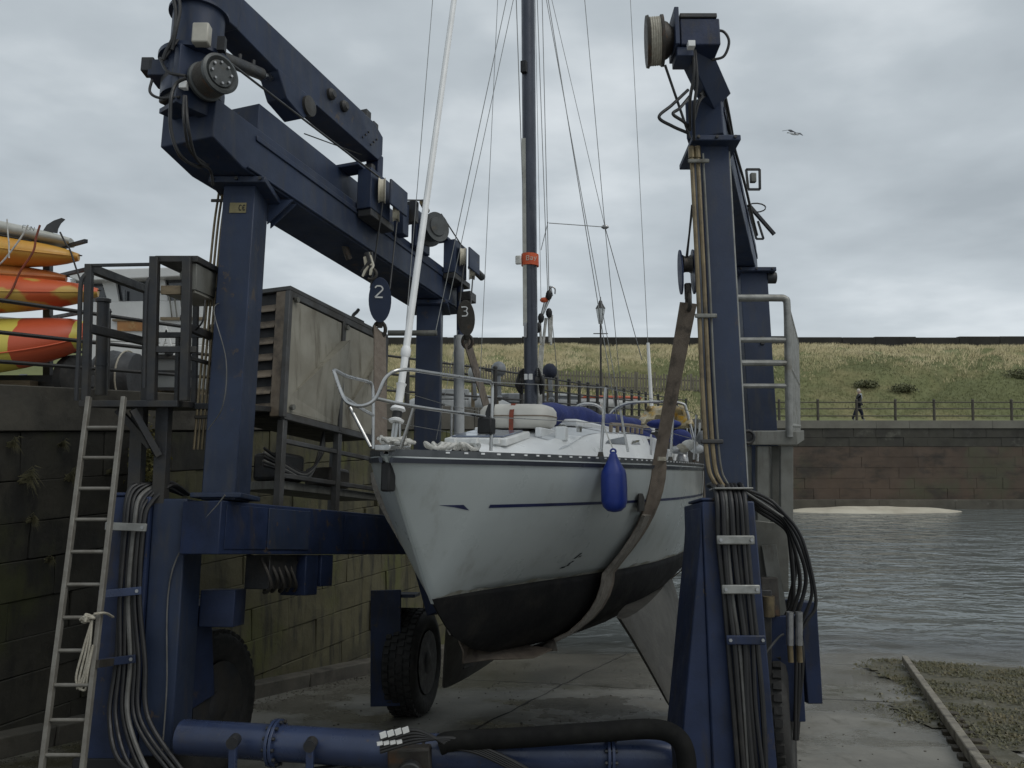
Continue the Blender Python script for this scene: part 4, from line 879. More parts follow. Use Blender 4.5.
for k, (dx, r) in enumerate(((-.195, .018), (-.145, .018), (-.10, .009))):   # hydraulic pipes up the tower
    hose('hydraulic_pipe', [OR+T*dx+YP*(-.17)+N*5.16, OR+T*(dx+.002)+YP*(-.18)+N*4.2, OR+T*dx+YP*(-.18)+N*3.2, OR+T*(dx+.01)+YP*(-.19)+N*2.62, OR+T*(dx+.05)+YP*(-.2)+N*2.45, OR+T*(dx+.12)+YP*(-.19)+N*2.38], r, 'brass_pipe' if k < 2 else 'galv_dull', HO)
    if k < 2: MB().cyl(OR+T*dx+YP*(-.17)+N*5.12, OR+T*dx+YP*(-.17)+N*5.22, .026, n=10).build('pipe_union', 'brass_pipe', HO)
for h in (5.06, 3.74, 2.74): TB('pipe_clamp', OR, -.235, -.06, -.215, -.195, h, h+.035, 'galv_dull' if h > 3 else 'dark_steel')
TB('pale_strip', OR, .127, .137, -.13, -.08, 2.4, 5.2, 'galvanised', legR, 0)  # narrow pale strip down the right edge of the tower leg
# lamps and brackets hung on the outside of the right beam
for i, (px, py, Y) in enumerate(((752, 178, 8.6), (758, 230, 9.2))):
    q = at(px, py, Y); lp = thing_part('lamp_bracket', HO)
    if i == 0:
        for a, b in (((-.06, .09), (.08, .09)), ((.08, .09), (.08, -.12)), ((.08, -.12), (-.04, -.12)), ((-.06, .09), (-.04, -.12))): MB().bar(q+V(a[0], 0, a[1]), q+V(b[0], 0, b[1]), .022, .022).build('frame', 'dark_steel', lp)
        MB().box(q+V(.01, 0, .0), .06, .06, .10).build('lamp', 'galv_dull', lp, bevel=.01)
    else:
        MB().bar(q+V(-.1, 0, .28), q+V(.18, 0, -.05), .05, .03).build('arm', 'dark_steel', lp); MB().tube([q+V(-.02, 0, .25)+V(.11*math.cos(t), 0, .05*math.sin(t)) for t in np.linspace(0, 6.1, 14)], .008, 6).build('guard_hoop', 'dark_steel', lp)
        for a, b in (((-.10, .25), (-.02, -.1)), ((-.02, -.1), (.06, -.1)), ((.0, .1), (.06, -.1))): MB().bar(q+V(a[0], 0, a[1]), q+V(b[0], 0, b[1]), .02, .02).build('frame', 'dark_steel', lp)
TB('lug', OR2, .02, .07, -.17, -.155, 4.35, 4.45, 'dark_steel', legR2)
# ---------------- front column right
OCR = OR+YP*(-.02)
colR = column(OCR, -.26, .13, -.27, .19, -.26, .42, .35, 2.30)
TB('cap_plate', OCR, -.27, -.16, -.265, .2, 2.303, 2.325, 'blue_worn', colR); TB('shelf', OCR, -.17, .12, -.3, -.1, 2.385, 2.40, 'galvanised', colR)
m = MB(); q = lambda x, y, h: OCR+T*x+YP*y+N*h
m.hexa([q(-.52, -.24, .30), q(-.265, -.24, .30), q(-.265, .35, .30), q(-.52, .35, .30)], [q(-.285, -.24, 2.0), q(-.262, -.24, 2.26), q(-.262, .35, 2.26), q(-.285, .35, 2.0)]); m.build('gusset', 'blue_worn', colR, bevel=.01)
TB('skirt', OCR, -.38, .24, -.27, .45, .05, .35, 'black', colR)
for h, x0, x1, mt in ((1.98, -.19, .085, 'galvanised'), (1.63, -.17, .105, 'galvanised'), (1.28, -.155, .125, 'blue_worn')):
    cl = TB('hose_clamp', OCR, x0, x1, -.375, -.355, h, h+.065, mt, colR); bolts(cl, [OCR+T*x+YP*(-.375)+N*(h+.032) for x in (x0+.025, x1-.025)], -YP, .013, 'chrome_dull')
for i in range(7):
    x = -.155+.034*i; y = -.30-.014*(i % 2); mt = 'hose_grey' if i == 2 else 'hose'
    P = [OCR+T*(x+.02)+YP*.05+N*2.44, OCR+T*(x+.005)+YP*(-.18)+N*2.42, OCR+T*x+YP*y+N*2.28, OCR+T*x+YP*y+N*1.98, OCR+T*(x+.012)+YP*y+N*1.6, OCR+T*(x+.035)+YP*y+N*1.28, OCR+T*(x+.04+.01*math.sin(i))+YP*y+N*.85, OCR+T*(x+.05)+YP*y+N*.35, OCR+T*(x+.05)+YP*y+N*.08]
    P = [p+T*random.uniform(-.008, .008)+YP*random.uniform(-.012, .0) for p in P]
    hose('hose', P, random.choice((.016, .019, .021)), mt, HO)
# hoses looping out to the right
for i, (ex, ey, r) in enumerate(((816, 600, .013), (812, 590, .013), (806, 580, .016), (800, 585, .016), (793, 600, .018), (796, 570, .016))):
    d_ = 6.55+.06*i
    pts = [at(742-2*i, 488+i, 6.4+.02*i), at(765-i, 497+3*i, d_), at(781+i, 510+4*i, d_), at((781+ex)/2+4, 540+3*i, d_), at(ex, ey, d_), at(ex-10, 622, d_), at(797+2*(i % 3), 640, d_), at(796+3*(i % 3), 672, d_), at(795+2*(i % 2), 740, d_)]
    hose('hose', pts, r, 'hose', HO)
hose('hose', [at(745, 492, 6.4), at(765, 505, 6.5), at(783, 517, 6.5)], .010, 'hose_grey'); hose('hose', [at(764, 655, 6.5), at(778, 638, 6.5), at(784, 634, 6.5)], .009, 'hose_grey')
for dx in (0, 9):
    MB().cyl(at(790+dx, 612, 6.45), at(790+dx, 645, 6.45), .028, n=12).build('hose_coupling', 'chrome_dull', HO); MB().cyl(at(790+dx, 645, 6.45), at(791+dx, 662, 6.45), .022, n=12).build('hose_coupling', 'brass_pipe', HO)
MB().cyl(at(768, 596, 6.6), at(768, 616, 6.6), .05, n=14).build('valve', 'brass_pipe', HO); MB().fbox(at(767, 590, 6.7), T, YP, N, -.06, .08, -.05, .1, -.2, .1).build('valve_block', 'grimy_steel', HO, bevel=.01)
# wheel housing right
def slab(name, pxs, Y, dep, mt, bev=.008):
    (x0, y0), (x1, y1), (x2, y2), (x3, y3) = pxs; m = MB(); f = [at(x0, y0, Y), at(x1, y1, Y), at(x2, y2, Y), at(x3, y3, Y)]; m.hexa([p for p in f], [p+V(0, dep, -dep*SLOPE) for p in f]); return m.build(name, mt, HO, bevel=bev)
slab('side_panel', ((753, 520), (789, 524), (789, 592), (756, 592)), 6.95, .04, 'galv_dull')
slab('wheel_housing', ((759, 617), (800, 615), (806, 722), (764, 722)), 6.7, .5, 'blue_worn')
slab('mudguard', ((800, 602), (817, 602), (823, 704), (808, 704)), 7.15, .5, 'blue_worn')
slab('fork', ((757, 590), (772, 590), (772, 690), (762, 720)), 6.6, .1, 'dark_steel')
MB().bar(at(768, 545, 6.9), at(780, 620, 6.8), .12, .05, (0, 1, 0)).build('strut', 'galv_dull', HO, bevel=.005)
# ---------------- level walkway outside the right legs
wk = thing_part('walkway', HO)
Yn = 7.35; e = Lh
fl0 = at(740, 437, Yn); fl1 = at(797, 437, Yn); 
m = MB(); m.hexa([fl0+V(0, 0, -.07), fl1+V(0, 0, -.07), fl1+e*3.2+V(0, 0, -.07), fl0+e*3.2+V(0, 0, -.07)], [fl0+V(0, 0, .05), fl1+V(0, 0, .05), fl1+e*3.2+V(0, 0, .05), fl0+e*3.2+V(0, 0, .05)]); m.build('floor', 'galv_dull', wk, bevel=.006)
for px, w, Y in ((762, .10, 7.42), (775, .07, 7.6), (786, .11, 7.42), (748, .05, 7.5), (781, .05, 8.2), (770, .05, 8.8)):
    MB().bar(at(px, 446, Y), at(px, 560, Y), w, .06, (0, 1, 0)).build('support', 'galv_dull', wk, bevel=.004)
tz = at(783, 298, Yn)[2]; xr = at(787, 300, Yn)[0]; xl = at(737, 300, Yn)[0]; bz = fl0[2]
MB().tube(bez([V(xl, Yn, tz), V(xr-.10, Yn, tz), V(xr-.02, Yn, tz-.01), V(xr, Yn, tz-.09), V(xr, Yn, bz+.6), V(xr, Yn, bz)], 5), .032, 12).build('handrail', 'galvanised', wk)
for py, r in ((340, .024), (363, .028), (386, .022)): MB().cyl(at(738, py, Yn), at(787, py, Yn), r, n=10).build('handrail', 'galvanised', wk)
for z in (tz-.10, (tz+bz)/2, bz+.1): MB().cyl(V(xr, Yn, z), V(xr, Yn, z)+e*3.3, .028, n=10).build('side_rail', 'galvanised', wk)
for k in range(1, 15): q = V(xr, Yn, 0)+e*(.235*k); MB().cyl(V(q[0], q[1], bz), V(q[0], q[1], tz-.10), .024, n=8).build('baluster', 'galvanised', wk)
MB().fbox(at(748, 437, 6.9), T, YP, N, -.03, .03, -.02, .02, -.06, .06).build('lug', 'dark_steel', wk); MB().tube([at(748, 437, 6.85)+.05*V(math.cos(t), 0, math.sin(t)) for t in np.linspace(0, 6.28, 14)[:-1]], .014, 8, loop=True).build('ring', 'dark_steel', wk)

# ================================================================== LEFT ACCESS PLATFORM
pf = thing_part('access_platform', HO); DK = 'dark_steel'
X0, X1, X2, X3, Ya, Yb, zf = -3.36, -2.84, -2.58, -2.50, 6.62, 7.66, .215
m = MB(); m.fbox(V(0, 0, 0), V(1, 0, 0), V(0, 1, 0), V(0, 0, 1), X0-.03, -2.62, Ya-.05, Yb+.4, zf-.05, zf).build('floor', DK, pf, bevel=.004)
MB().fbox(V(0, 0, 0), V(1, 0, 0), V(0, 1, 0), V(0, 0, 1), -2.618, -2.30, Ya+.3, Yb+.5, zf-.06, zf-.01).build('floor', DK, pf, bevel=.004)
ztop = 1.30
def pb(name, p, q, w=.045, h=None, mt=DK): return MB().bar(p, q, w, h, (0, 1, 0) if abs(p[0]-q[0])+abs(p[1]-q[1]) < 1e-6 else (0, 0, 1)).build(name, mt, pf, bevel=.004)
for x, y, zt, w in ((X0, Ya, ztop, .07), (X0+.01, Yb, ztop, .07), (X1, Ya, ztop+.06, .085), (X2, Ya, ztop+.06, .085), (X1-.06, Yb, ztop, .06), (-2.50, 7.42, ztop, .05), (X0+.3, Yb, .85, .045)): pb('post', V(x, y, zf), V(x, y, zt), w*.78)
pb('top_bar', V(X0, Ya, ztop-.03), V(X0, Yb, ztop-.03), .06, .07); pb('mid_bar', V(X0, Ya, .79), V(X0, Yb, .79), .06, .07); pb('top_bar', V(X0, Ya, ztop-.01), V(X1, Ya, ztop-.0), .025)
pb('mid_bar', V(X1, Ya, .62), V(-2.5, Ya+.02, .62), .05); pb('mid_bar', V(X2, Ya+.05, .80), V(-2.50, 7.42, .74), .05, .06); pb('top_bar', V(X0, Yb, .85), V(X1, Yb, .85), .05)
pb('low_bar', V(X2, Ya+.05, .56), V(-2.50, 7.42, .52), .03, .03)
MB().tube(bez([V(X0-.06, Ya-.03, zf), V(X0-.05, Ya-.03, .7), V(X0-.05, Ya-.03, 1.1), V(X0-.03, Ya-.02, 1.2), V(X0, Ya, 1.22)], 5), .018, 8).build('grab_rail', DK, pf)
MB().tube(bez([V(X1-.05, Ya-.03, zf+.1), V(X1-.05, Ya-.03, .9), V(X1-.04, Ya-.03, 1.15), V(X1, Ya, 1.2)], 5), .016, 8).build('grab_rail', DK, pf)
cb = thing_part('control_box', pf) if False else pf
m = MB(); m.fbox(V(0, 0, 0), V(1, 0, 0), V(0, 1, 0), V(0, 0, 1), X1, -2.50, Ya, 7.46, ztop+.02, ztop+.07).build('roof', DK, cb, bevel=.004)
MB().fbox(V(0, 0, 0), V(1, 0, 0), V(0, 1, 0), V(0, 0, 1), X1+.02, -2.53, Ya+.05, 7.42, 1.08, 1.10).build('control_box', 'beige_box', cb, bevel=.004)
MB().fbox(V(0, 0, 0), V(1, 0, 0), V(0, 1, 0), V(0, 0, 1), X2+.02, -2.515, Ya+.02, 7.44, 1.10, 1.31).build('control_box', 'galv_dull', cb, bevel=.004)
MB().fbox(V(0, 0, 0), V(1, 0, 0), V(0, 1, 0), V(0, 0, 1), X1+.05, X2-.05, Ya, Ya+.03, 1.06, 1.13).build('wooden_sill', 'timber', cb, bevel=.004)
MB().lathe(V(-2.63, Ya+.12, 1.22), V(0, -1, .2), [(.03, 0), (.045, .03), (.04, .05)], 14).build('lamp', 'galv_dull', cb)
for x in (X0+.34, X1+.02, -2.36): pb('support_post', V(x, Ya+.2, zf-.05), V(x, Ya+.15, -.62), .10 if x < -2.6 else .08)
MB().bar(V(X1-.05, Ya+.12, -.15), V(X1-.32, Ya+.12, zf-.07), .05, .05).build('brace', DK, pf); MB().bar(V(X1+.0, Ya+.12, -.2), V(X1-.10, Ya+.45, zf-.07), .05, .05).build('brace', DK, pf); MB().bar(V(X1+.02, Ya+.1, -.22), V(X1-.14, Ya-.02, zf-.07), .05, .05).build('brace', DK, pf)
hose('cable', [V(-2.5, 7.3, 1.1), at(214, 310, 6.6), at(226, 360, 6.5), at(223, 405, 6.5), at(208, 430, 6.6)], .004, 'hose_grey', pf); hose('cable', [at(205, 300, 6.7), at(203, 320, 6.65), at(196, 330, 6.7)], .008, 'hose', pf)
# ladder clipped to the platform
ld = thing_part('access_ladder', HO)
lt = [at(89, 397, 6.45), at(124, 397, 6.45)]; lb_ = [at(41, 775, 5.72), at(82, 775, 5.72)]
for a, b in zip(lt, lb_): MB().bar(a, b+(b-a)*.12, .045, .032, (1, 0, 0)).build('stile', 'alloy_ladder', ld, bevel=.004)
for y in (427.5, 457.7, 488.5, 519.5, 551.7, 584.5, 617.5, 650.5, 685, 720, 755):
    t = (y-397)/(775-397); t = t*5.72**0/(1)   # refined along the lean below
    lo, hi = 0., 1.1
    for _ in range(30):
        mid = (lo+hi)/2; p = lt[0]+(lb_[0]-lt[0])*mid; py = 384-FPX*(p@UPV)/(p@FW)
        if py < y: lo = mid
        else: hi = mid
    MB().cyl(lt[0]+(lb_[0]-lt[0])*lo, lt[1]+(lb_[1]-lt[1])*lo, .013, n=8).build('rung', 'alloy_ladder', ld)
MB().bar(at(97, 664, 5.9), at(112, 662, 6.1), .03, .05).build('bracket', 'grimy_steel', ld)
rpz = thing('lashing_rope', at(92, 618, 5.95), 'grey rope knotted to a rung and hanging down the ladder', 'rope')
MB().tube(bez([at(80+random.uniform(0, 16), 614+random.uniform(0, 8), 5.92+random.uniform(-.03, .03)) for _ in range(14)], 4), .010, 6).build('knot', 'rope', rpz)
for i in range(3): MB().tube(bez([at(92, 620, 5.93), at(89-3*i, 650, 5.9), at(80-3*i+2, 680, 5.88), at(77+4*i, 688+i, 5.88), at(86+i, 670, 5.88), at(93, 645, 5.9)], 6), .008, 6).build('strand', 'rope', rpz)
MB().tube(bez([at(94, 614, 5.93), at(105, 613, 6.0), at(113, 617, 6.2)], 5), .009, 6).build('tail', 'rope', rpz)

# ================================================================== HOOK BLOCKS AND SLINGS
def block(loc, name_lab, num, R, mt, ropes, tilt=0., facing=None, strop=None):
    """pulley block: two cheek plates, sheave between, becket and shackle"""
    r = thing('pulley_block', loc, name_lab, 'pulley block', 'pulley blocks on the hoist ropes'); c = np.array(loc, float)
    f = nrm(facing); u = nrm(V(math.sin(tilt), 0, math.cos(tilt))); s = nrm(np.cross(u, f)); u = np.cross(f, s)
    for k in (-1, 1):
        rings = []
        for d_ in (-.008, .008): rings.append([c+f*(.06*k+d_)+s*R*.50*math.cos(t)+u*R*(1.0*math.sin(t)) for t in np.linspace(0, 2*math.pi, 28)[:-1]])
        MB().loft(rings).build('cheek', mt, r, bevel=.003)
    MB().lathe(c+u*R*.35-f*.04, f, [(R*.42, 0), (R*.36, .02), (R*.36, .06), (R*.42, .08)], 20).build('sheave', 'grimy_steel', r)
    MB().lathe(c+u*R*.35-f*.085, f, [(.03, .03), (.03, .14)], 12).build('pin', 'dark_steel', r)
    MB().bar(c-u*R*.5, c-u*R*1.25, .06, .06, f).build('becket', 'grimy_steel', r, bevel=.012)
    MB().tube([c-u*R*1.32+s*.06*math.cos(t)+u*.08*math.sin(t) for t in np.linspace(0, 6.28, 16)[:-1]], .02, 8, loop=True).build('shackle', 'grimy_steel', r)
    if num: letters(r, num, c-f*.075-s*R*.22*(-1 if s[0] < 0 else 1)+u*R*.12, s if s[0] > 0 else -s, u, R*.5, 'white_paint', -f)
    for p in ropes: MB().cyl(c+u*R*.5+(s if s[0] > 0 else -s)*p[0], p[1], .009, n=6).build('rope', 'wire_dark', r)
    return c-u*R*1.38
f2 = nrm(V(.25, 1, 0))
b2 = at(380, 300, 8.75); e2 = block(b2, 'dark blue pulley block painted with a white 2 on the left beam', '2', .235, 'blue_paint', ((-.10, HL(1.60, .47, 5.64)), (.10, HL(1.92, .46, 5.5))), 0, nrm(b2))
b3 = at(466, 318, 10.3); e3 = block(b3, 'rusty pulley block painted with a white 3 by the far left leg', '3', .22, 'grimy_steel', ((-.08, HL(3.74, .46, 5.6)), (.06, HL(4.03, .46, 5.5))), -.06, nrm(b3))
b1 = at(687, 272, 7.75); e1 = block(b1, 'tilted dark pulley block beside the right tower', None, .21, 'blue_worn', ((-.02, at(692, 205, 7.3)), (.03, at(693, 205, 7.3))), .14, nrm(np.cross(nrm(b1), V(0, 0, 1))*.97+nrm(b1)*.2))

def strap(name, label, path, w, t, side, mt='sling'):
    ws = w if hasattr(w, '__len__') else [w]*len(path)
    """flat webbing along a path"""
    r = thing(name, path[0], label, 'lifting sling', 'slings under the yacht'); m = MB(); P = path; rings = []
    for i, p in enumerate(P):
        w = ws[i]; a = nrm(P[min(i+1, len(P)-1)]-P[max(i-1, 0)]); s = np.array(side[i] if isinstance(side, list) else side, float); s = nrm(s-a*(s@a)); n_ = np.cross(a, s)
        rings.append([p-s*w/2-n_*t/2, p+s*w/2-n_*t/2, p+s*w/2+n_*t/2, p-s*w/2+n_*t/2])
    m.loft(rings); m.build('webbing', mt, r, bevel=.003); return r
# ================================================================== SAILING YACHT
BO = at(386, 456, 5.68); bpz = math.radians(3.0)
BA = V(math.sin(PSI)*math.cos(bpz), math.cos(PSI)*math.cos(bpz), -math.sin(bpz)); BP = V(math.cos(PSI), -math.sin(PSI), 0); BU = np.cross(BP, BA)
def bp(t, w, z): return BO+BA*t+BP*w+BU*z
YA = thing('sailing_yacht', bp(4, 0, -1.9), 'white and grey sailing yacht with twin keels hanging in the hoist slings', 'sailing yacht')
lin = lambda x, xs, ys: float(np.interp(x, xs, ys))
ST = [0, .3, .6, 1, 1.5, 2, 2.6, 3.2, 4, 5, 6, 7, 7.8, 8.3]
def hb(t): return lin(t, [0, .25, .5, .75, 1, 1.5, 2, 2.5, 3, 3.5, 4, 5, 6, 7, 8, 8.3], [.035, .215, .39, .54, .66, .87, 1.03, 1.15, 1.23, 1.30, 1.345, 1.37, 1.33, 1.22, 1.04, .97])
def hk(t): return lin(t, [0, .76, 1.0, 1.2, 1.6, 2, 3, 4, 5, 6, 7, 8, 8.3], [0, -1.05, -1.26, -1.40, -1.57, -1.67, -1.80, -1.86, -1.83, -1.70, -1.42, -1.12, -1.02])
def hwl(t): return lin(t, [0, .76, 1.2, 1.6, 2.0, 2.5, 3, 3.6, 4.3, 5.2, 6.2, 7.2, 8, 8.3], [0, 0, .11, .23, .36, .54, .72, .90, 1.04, 1.13, 1.14, 1.04, .88, .80])
def hsec(t, z):                                     # half breadth at height z (boat frame, sheer = 0)
    k = min(hk(t), -.02)
    if t <= .76: s = min(1, max(0, z/k)); return hb(t)*(1-s**1.3)+.006
    if z >= -1.05: f = max(0, z/-1.05); b, w = hb(t), hwl(t); e = lin(t, [.76, 2, 4], [1.3, 1.6, 2.3]); return b+(w-b)*f**e+.006
    f = min(1, (z+1.05)/(k+1.05)); e = lin(t, [.76, 2, 4], [1.1, 1.7, 2.2]); return hwl(t)*max(0, 1-f**e)**lin(t, [.76, 3], [1, .65])+.006
WLZ = -1.05
TS = list(np.linspace(0, .76, 12))+list(np.linspace(.9, 3, 16))+list(np.linspace(3.2, 8.3, 24))
def hull_part(za, zb, name, mt, n, ts=TS, par=None):
    rings = []
    for t in ts:
        top = za if za == 0 else max(za, hk(t)+.002); bot = max(zb, hk(t)) if zb > -5 else hk(t)
        zs = np.linspace(top, bot, n); port = [bp(t, hsec(t, z), z) for z in zs]; star = [bp(t, -hsec(t, z), z) for z in zs]
        rings.append(port+star[::-1])
    m = MB(); m.loft(rings, closed=False, cap=False)
    m.add(rings[-1], [tuple(range(len(rings[-1])))]); o = m.build(name, mt, par or YA, smooth=50)
    sd_ = o.modifiers.new('thickness', 'SOLIDIFY'); sd_.thickness = .02; sd_.offset = -1
    return o
hull = hull_part(0, WLZ, 'topsides', 'topsides', 16)
und = hull_part(WLZ, -9, 'underbody', 'antifoul', 12, [t for t in TS if t >= .9] if False else [.765]+[t for t in TS if t > .8])
# deck
rings = []
for t in TS:
    b = hb(t)-.015; rings.append([bp(t, b*u, .0+.05*(1-u*u)) for u in np.linspace(-1, 1, 9)])
m = MB(); m.loft(rings, closed=False); deck = m.build('deck', 'gelcoat', YA, smooth=50)
def deck_z(t, w): return .05*(1-(w/max(hb(t), .05))**2)
# toe rail, rubbing strake, slots
for s in (-1, 1):
    P = [bp(t, s*(hb(t)-.005), .028) for t in TS]; m = MB()
    m.loft([[p+BP*s*.014+BU*.020, p-BP*s*.012+BU*.020, p-BP*s*.012-BU*.026, p+BP*s*.014-BU*.026] for p in P]); tr = m.build('toe_rail', 'toe_rail', YA)
    P = [bp(t, s*(hb(t)+.002), -.025) for t in TS]; m = MB()
    m.loft([[p+BP*s*.022+BU*.014, p-BP*s*.01+BU*.014, p-BP*s*.01-BU*.020, p+BP*s*.012-BU*.020] for p in P]); m.build('rubbing_strake', 'mast', YA)
    if s > 0:
        t = .35
        while t < 8:
            d = nrm(bp(t+.05, s*hb(t+.05), 0)-bp(t-.05, s*hb(t-.05), 0)); q = bp(t, s*(hb(t)+.010), .034)
            MB().bar(q-d*.016, q+d*.016, .010, .012, BU).build('slot', 'gelcoat', tr, smooth=0); t += .125
# navy stripe with its arrowhead
def on_hull(t, z, off=.004):
    w = hsec(t, z); n_ = nrm(np.cross(bp(t+.02, hsec(t+.02, z), z)-bp(t-.02, hsec(t-.02, z), z), BU)); n_ = n_ if n_@BP > 0 else -n_
    return bp(t, w, z)+n_*off
m = MB(); m.loft([[on_hull(t, -.338), on_hull(t, -.362)] for t in np.linspace(.80, 8.2, 60)], closed=False); m.build('stripe', 'navy_stripe', hull, smooth=60)
m = MB(); q = [on_hull(.44, -.338), on_hull(.60, -.336), on_hull(.66, -.378), on_hull(.54, -.352)]; m.add(q, [(0, 1, 2, 3)]); m.build('stripe_arrowhead', 'navy_stripe', hull, smooth=0)
for k in range(9):
    t0 = 2.26+.03*random.uniform(-1, 1)+.012*k; z0 = -.955+.016*k+random.uniform(-.015, .015); m = MB(); m.add([on_hull(t0, z0), on_hull(t0+.03, z0+.005), on_hull(t0+.035, z0+.02), on_hull(t0+.008, z0+.016)], [(0, 1, 2, 3)]); m.build('scuff', 'antifoul', hull, smooth=0)
for s in (1, -1):                                       # scum line above the boot top
    m = MB(); rg = []
    for t in np.linspace(.80, 8.2, 90):
        hh = .018+.014*math.sin(t*7)+.010*math.sin(t*19+1); a = on_hull(t, WLZ+.002, .003); b = on_hull(t, WLZ+max(.008, hh), .003)
        if s < 0: a = a-2*BP*((a-BO)@BP); b = b-2*BP*((b-BO)@BP)
        rg.append([a, b])
    m.loft(rg, closed=False); m.build('scum_line', 'scum', hull, smooth=60)
# stem band and bow roller
m = MB(); m.loft([[bp(t, .012, hk(t)-.004)-BA*.006, bp(t, -.012, hk(t)-.004)-BA*.006, bp(t+.02, 0, hk(t))] for t in np.linspace(.0, .8, 8)]); m.build('stem_band', 'topsides', hull)
MB().fbox(bp(0, 0, .0), BA, BP, BU, -.06, .25, -.06, .06, .03, .075).build('stemhead', 'stainless', YA, bevel=.01)
MB().fbox(bp(0, 0, 0), BA, BP, BU, .02, .12, -.05, .02, -.24, -.03).build('anchor_chock', 'black', YA, bevel=.015)
for k in range(6): MB().tube(bez([bp(random.uniform(.0, .3), random.uniform(-.12, .12), .08+random.uniform(0, .06)) for _ in range(5)], 4), .014, 6).build('bow_line', 'rope_white', YA)
for k in range(7):
    c0 = bp(.42+.05*k, .16+.03*k+random.uniform(-.03, .03), .085); MB().tube(bez([c0+BA*.07*math.cos(u+k)+BP*.06*math.sin(u+k)+BU*(.02*math.sin(2*u+k)) for u in np.linspace(0, 5.6, 9)], 4), .013, 7).build('bow_line', 'rope_white', YA)
# keels
def keel(s):
    rings = []
    for f in np.linspace(0, 1, 7):
        t0 = 3.15+.80*f; t1 = 6.1-.45*f; w = s*(.90+.42*f**.9); z = -1.50-1.10*f+(.04 if f == 1 else 0); ch = t1-t0; rg = []
        for u in np.linspace(0, 2*math.pi, 20)[:-1]:
            x = .5-.5*math.cos(u); th = .5*.15*ch*(1.2*math.sqrt(max(0, x))*(1-x)+.06)*(1 if u < math.pi else -1)
            rg.append(bp(t0+ch*x, w+th*.9, z+.1*x*(1-f)))
        rings.append(rg)
    m = MB(); m.loft(rings); return m.build('keel', 'keel_paint', YA, smooth=60)
keel(-1); keel(1)
m = MB(); m.loft([[bp(7.55+.1*f, .03, -1.1-1.1*f), bp(8.15, .01, -1.1-1.1*f), bp(8.15, -.01, -1.1-1.1*f), bp(7.55+.1*f, -.03, -1.1-1.1*f)] for f in (0, .5, 1)]); m.build('rudder', 'antifoul', YA)
# coachroof
def ch_(t): return lin(t, [1.35, 1.7, 2.2, 2.7, 3.3, 4.5, 5.9, 6.2], [.055, .12, .19, .27, .33, .38, .40, .38])
def cw_(t): return lin(t, [1.35, 1.7, 2.2, 3, 4, 5, 6.2], [.22, .42, .55, .70, .80, .84, .80])
rings = []
for t in [1.35, 1.5, 1.7, 1.95, 2.2, 2.7, 3.3, 4, 5, 5.9, 6.2]:
    c, h = cw_(t), ch_(t); rings.append([bp(t, w, z) for w, z in ((-c-.05, .02), (-c, h*.45), (-c+.07, h*.92), (-c*.5, h+.03), (0, h+.05), (c*.5, h+.03), (c-.07, h*.92), (c, h*.45), (c+.05, .02))])
m = MB(); m.loft(rings, closed=False); m.add(rings[-1], [tuple(range(9))]); cr = m.build('coachroof', 'gelcoat', YA, smooth=55)
def panel(name, t0, t1, f0, f1, side, mt='deck_grey', off=.005, par=None, n=8):
    m = MB(); rg = []
    for t in np.linspace(t0, t1, n):
        row = []
        for f in np.linspace(f0, f1, 5):
            w = f*hb(t); c, h = cw_(t), ch_(t); aw = abs(w)
            if t < 1.35: z = deck_z(t, w)
            else:
                xs = [0, c*.5, c-.07, c, c+.05]; z = lin(aw, xs, [h+.05, h+.03, h*.92, h*.45, .02]) if aw < c+.05 else deck_z(t, w)
                z = max(z, deck_z(t, w))
            row.append(bp(t, side*w, z+off))
        rg.append(row)
    m.loft(rg, closed=False); return m.build(name, mt, par or YA, smooth=60)
panel('nonslip_panel', 2.25, 3.6, .06, .50, 1, par=cr); panel('nonslip_panel', 2.25, 3.6, .06, .50, -1, par=cr); panel('nonslip_panel', 3.7, 5.8, .1, .50, 1, par=cr); panel('nonslip_panel', 3.7, 5.8, .1, .5, -1, par=cr)
for s in (-1, 1): panel('nonslip_panel', .75, 1.3, .1, .85, s, par=deck); panel('nonslip_panel', 2.4, 6, .74, .93, s, par=deck)
# main hatch garage, windows, grab rail
MB().fbox(bp(4.5, 0, 0), BA, BP, BU, -.9, 1.2, -.33, .33, .40, .475).build('hatch_garage', 'gelcoat', YA, bevel=.02)
def side_pane(t0, t1, name='window'):
    m = MB(); q = []
    for t, f in ((t0, .62), (t1, .60), (t1, .84), (t0+.12, .72)):
        c, h = cw_(t), ch_(t); w = lin(f, [.45, .92], [c, c-.07]); q.append(bp(t, w+.006, h*f+.004))
    m.add(q, [(0, 1, 2, 3)]); return m.build(name, 'window_dark', cr, smooth=0)
side_pane(3.3, 4.0); side_pane(4.2, 5.3)
gr = MB(); gt = np.linspace(3.7, 5.0, 7)
for s in (1, -1):
    g = thing_part('grab_rail', YA); P = [bp(t, s*(cw_(t)-.10), ch_(t)+.075) for t in gt]
    MB().tube(P, .020, 8).build('rail', 'teak', g)
    for t in gt: MB().fbox(bp(t, s*(cw_(t)-.10), ch_(t)), BA, BP, BU, -.035, .035, -.014, .014, -.01, .065).build('foot', 'teak', g, bevel=.006)
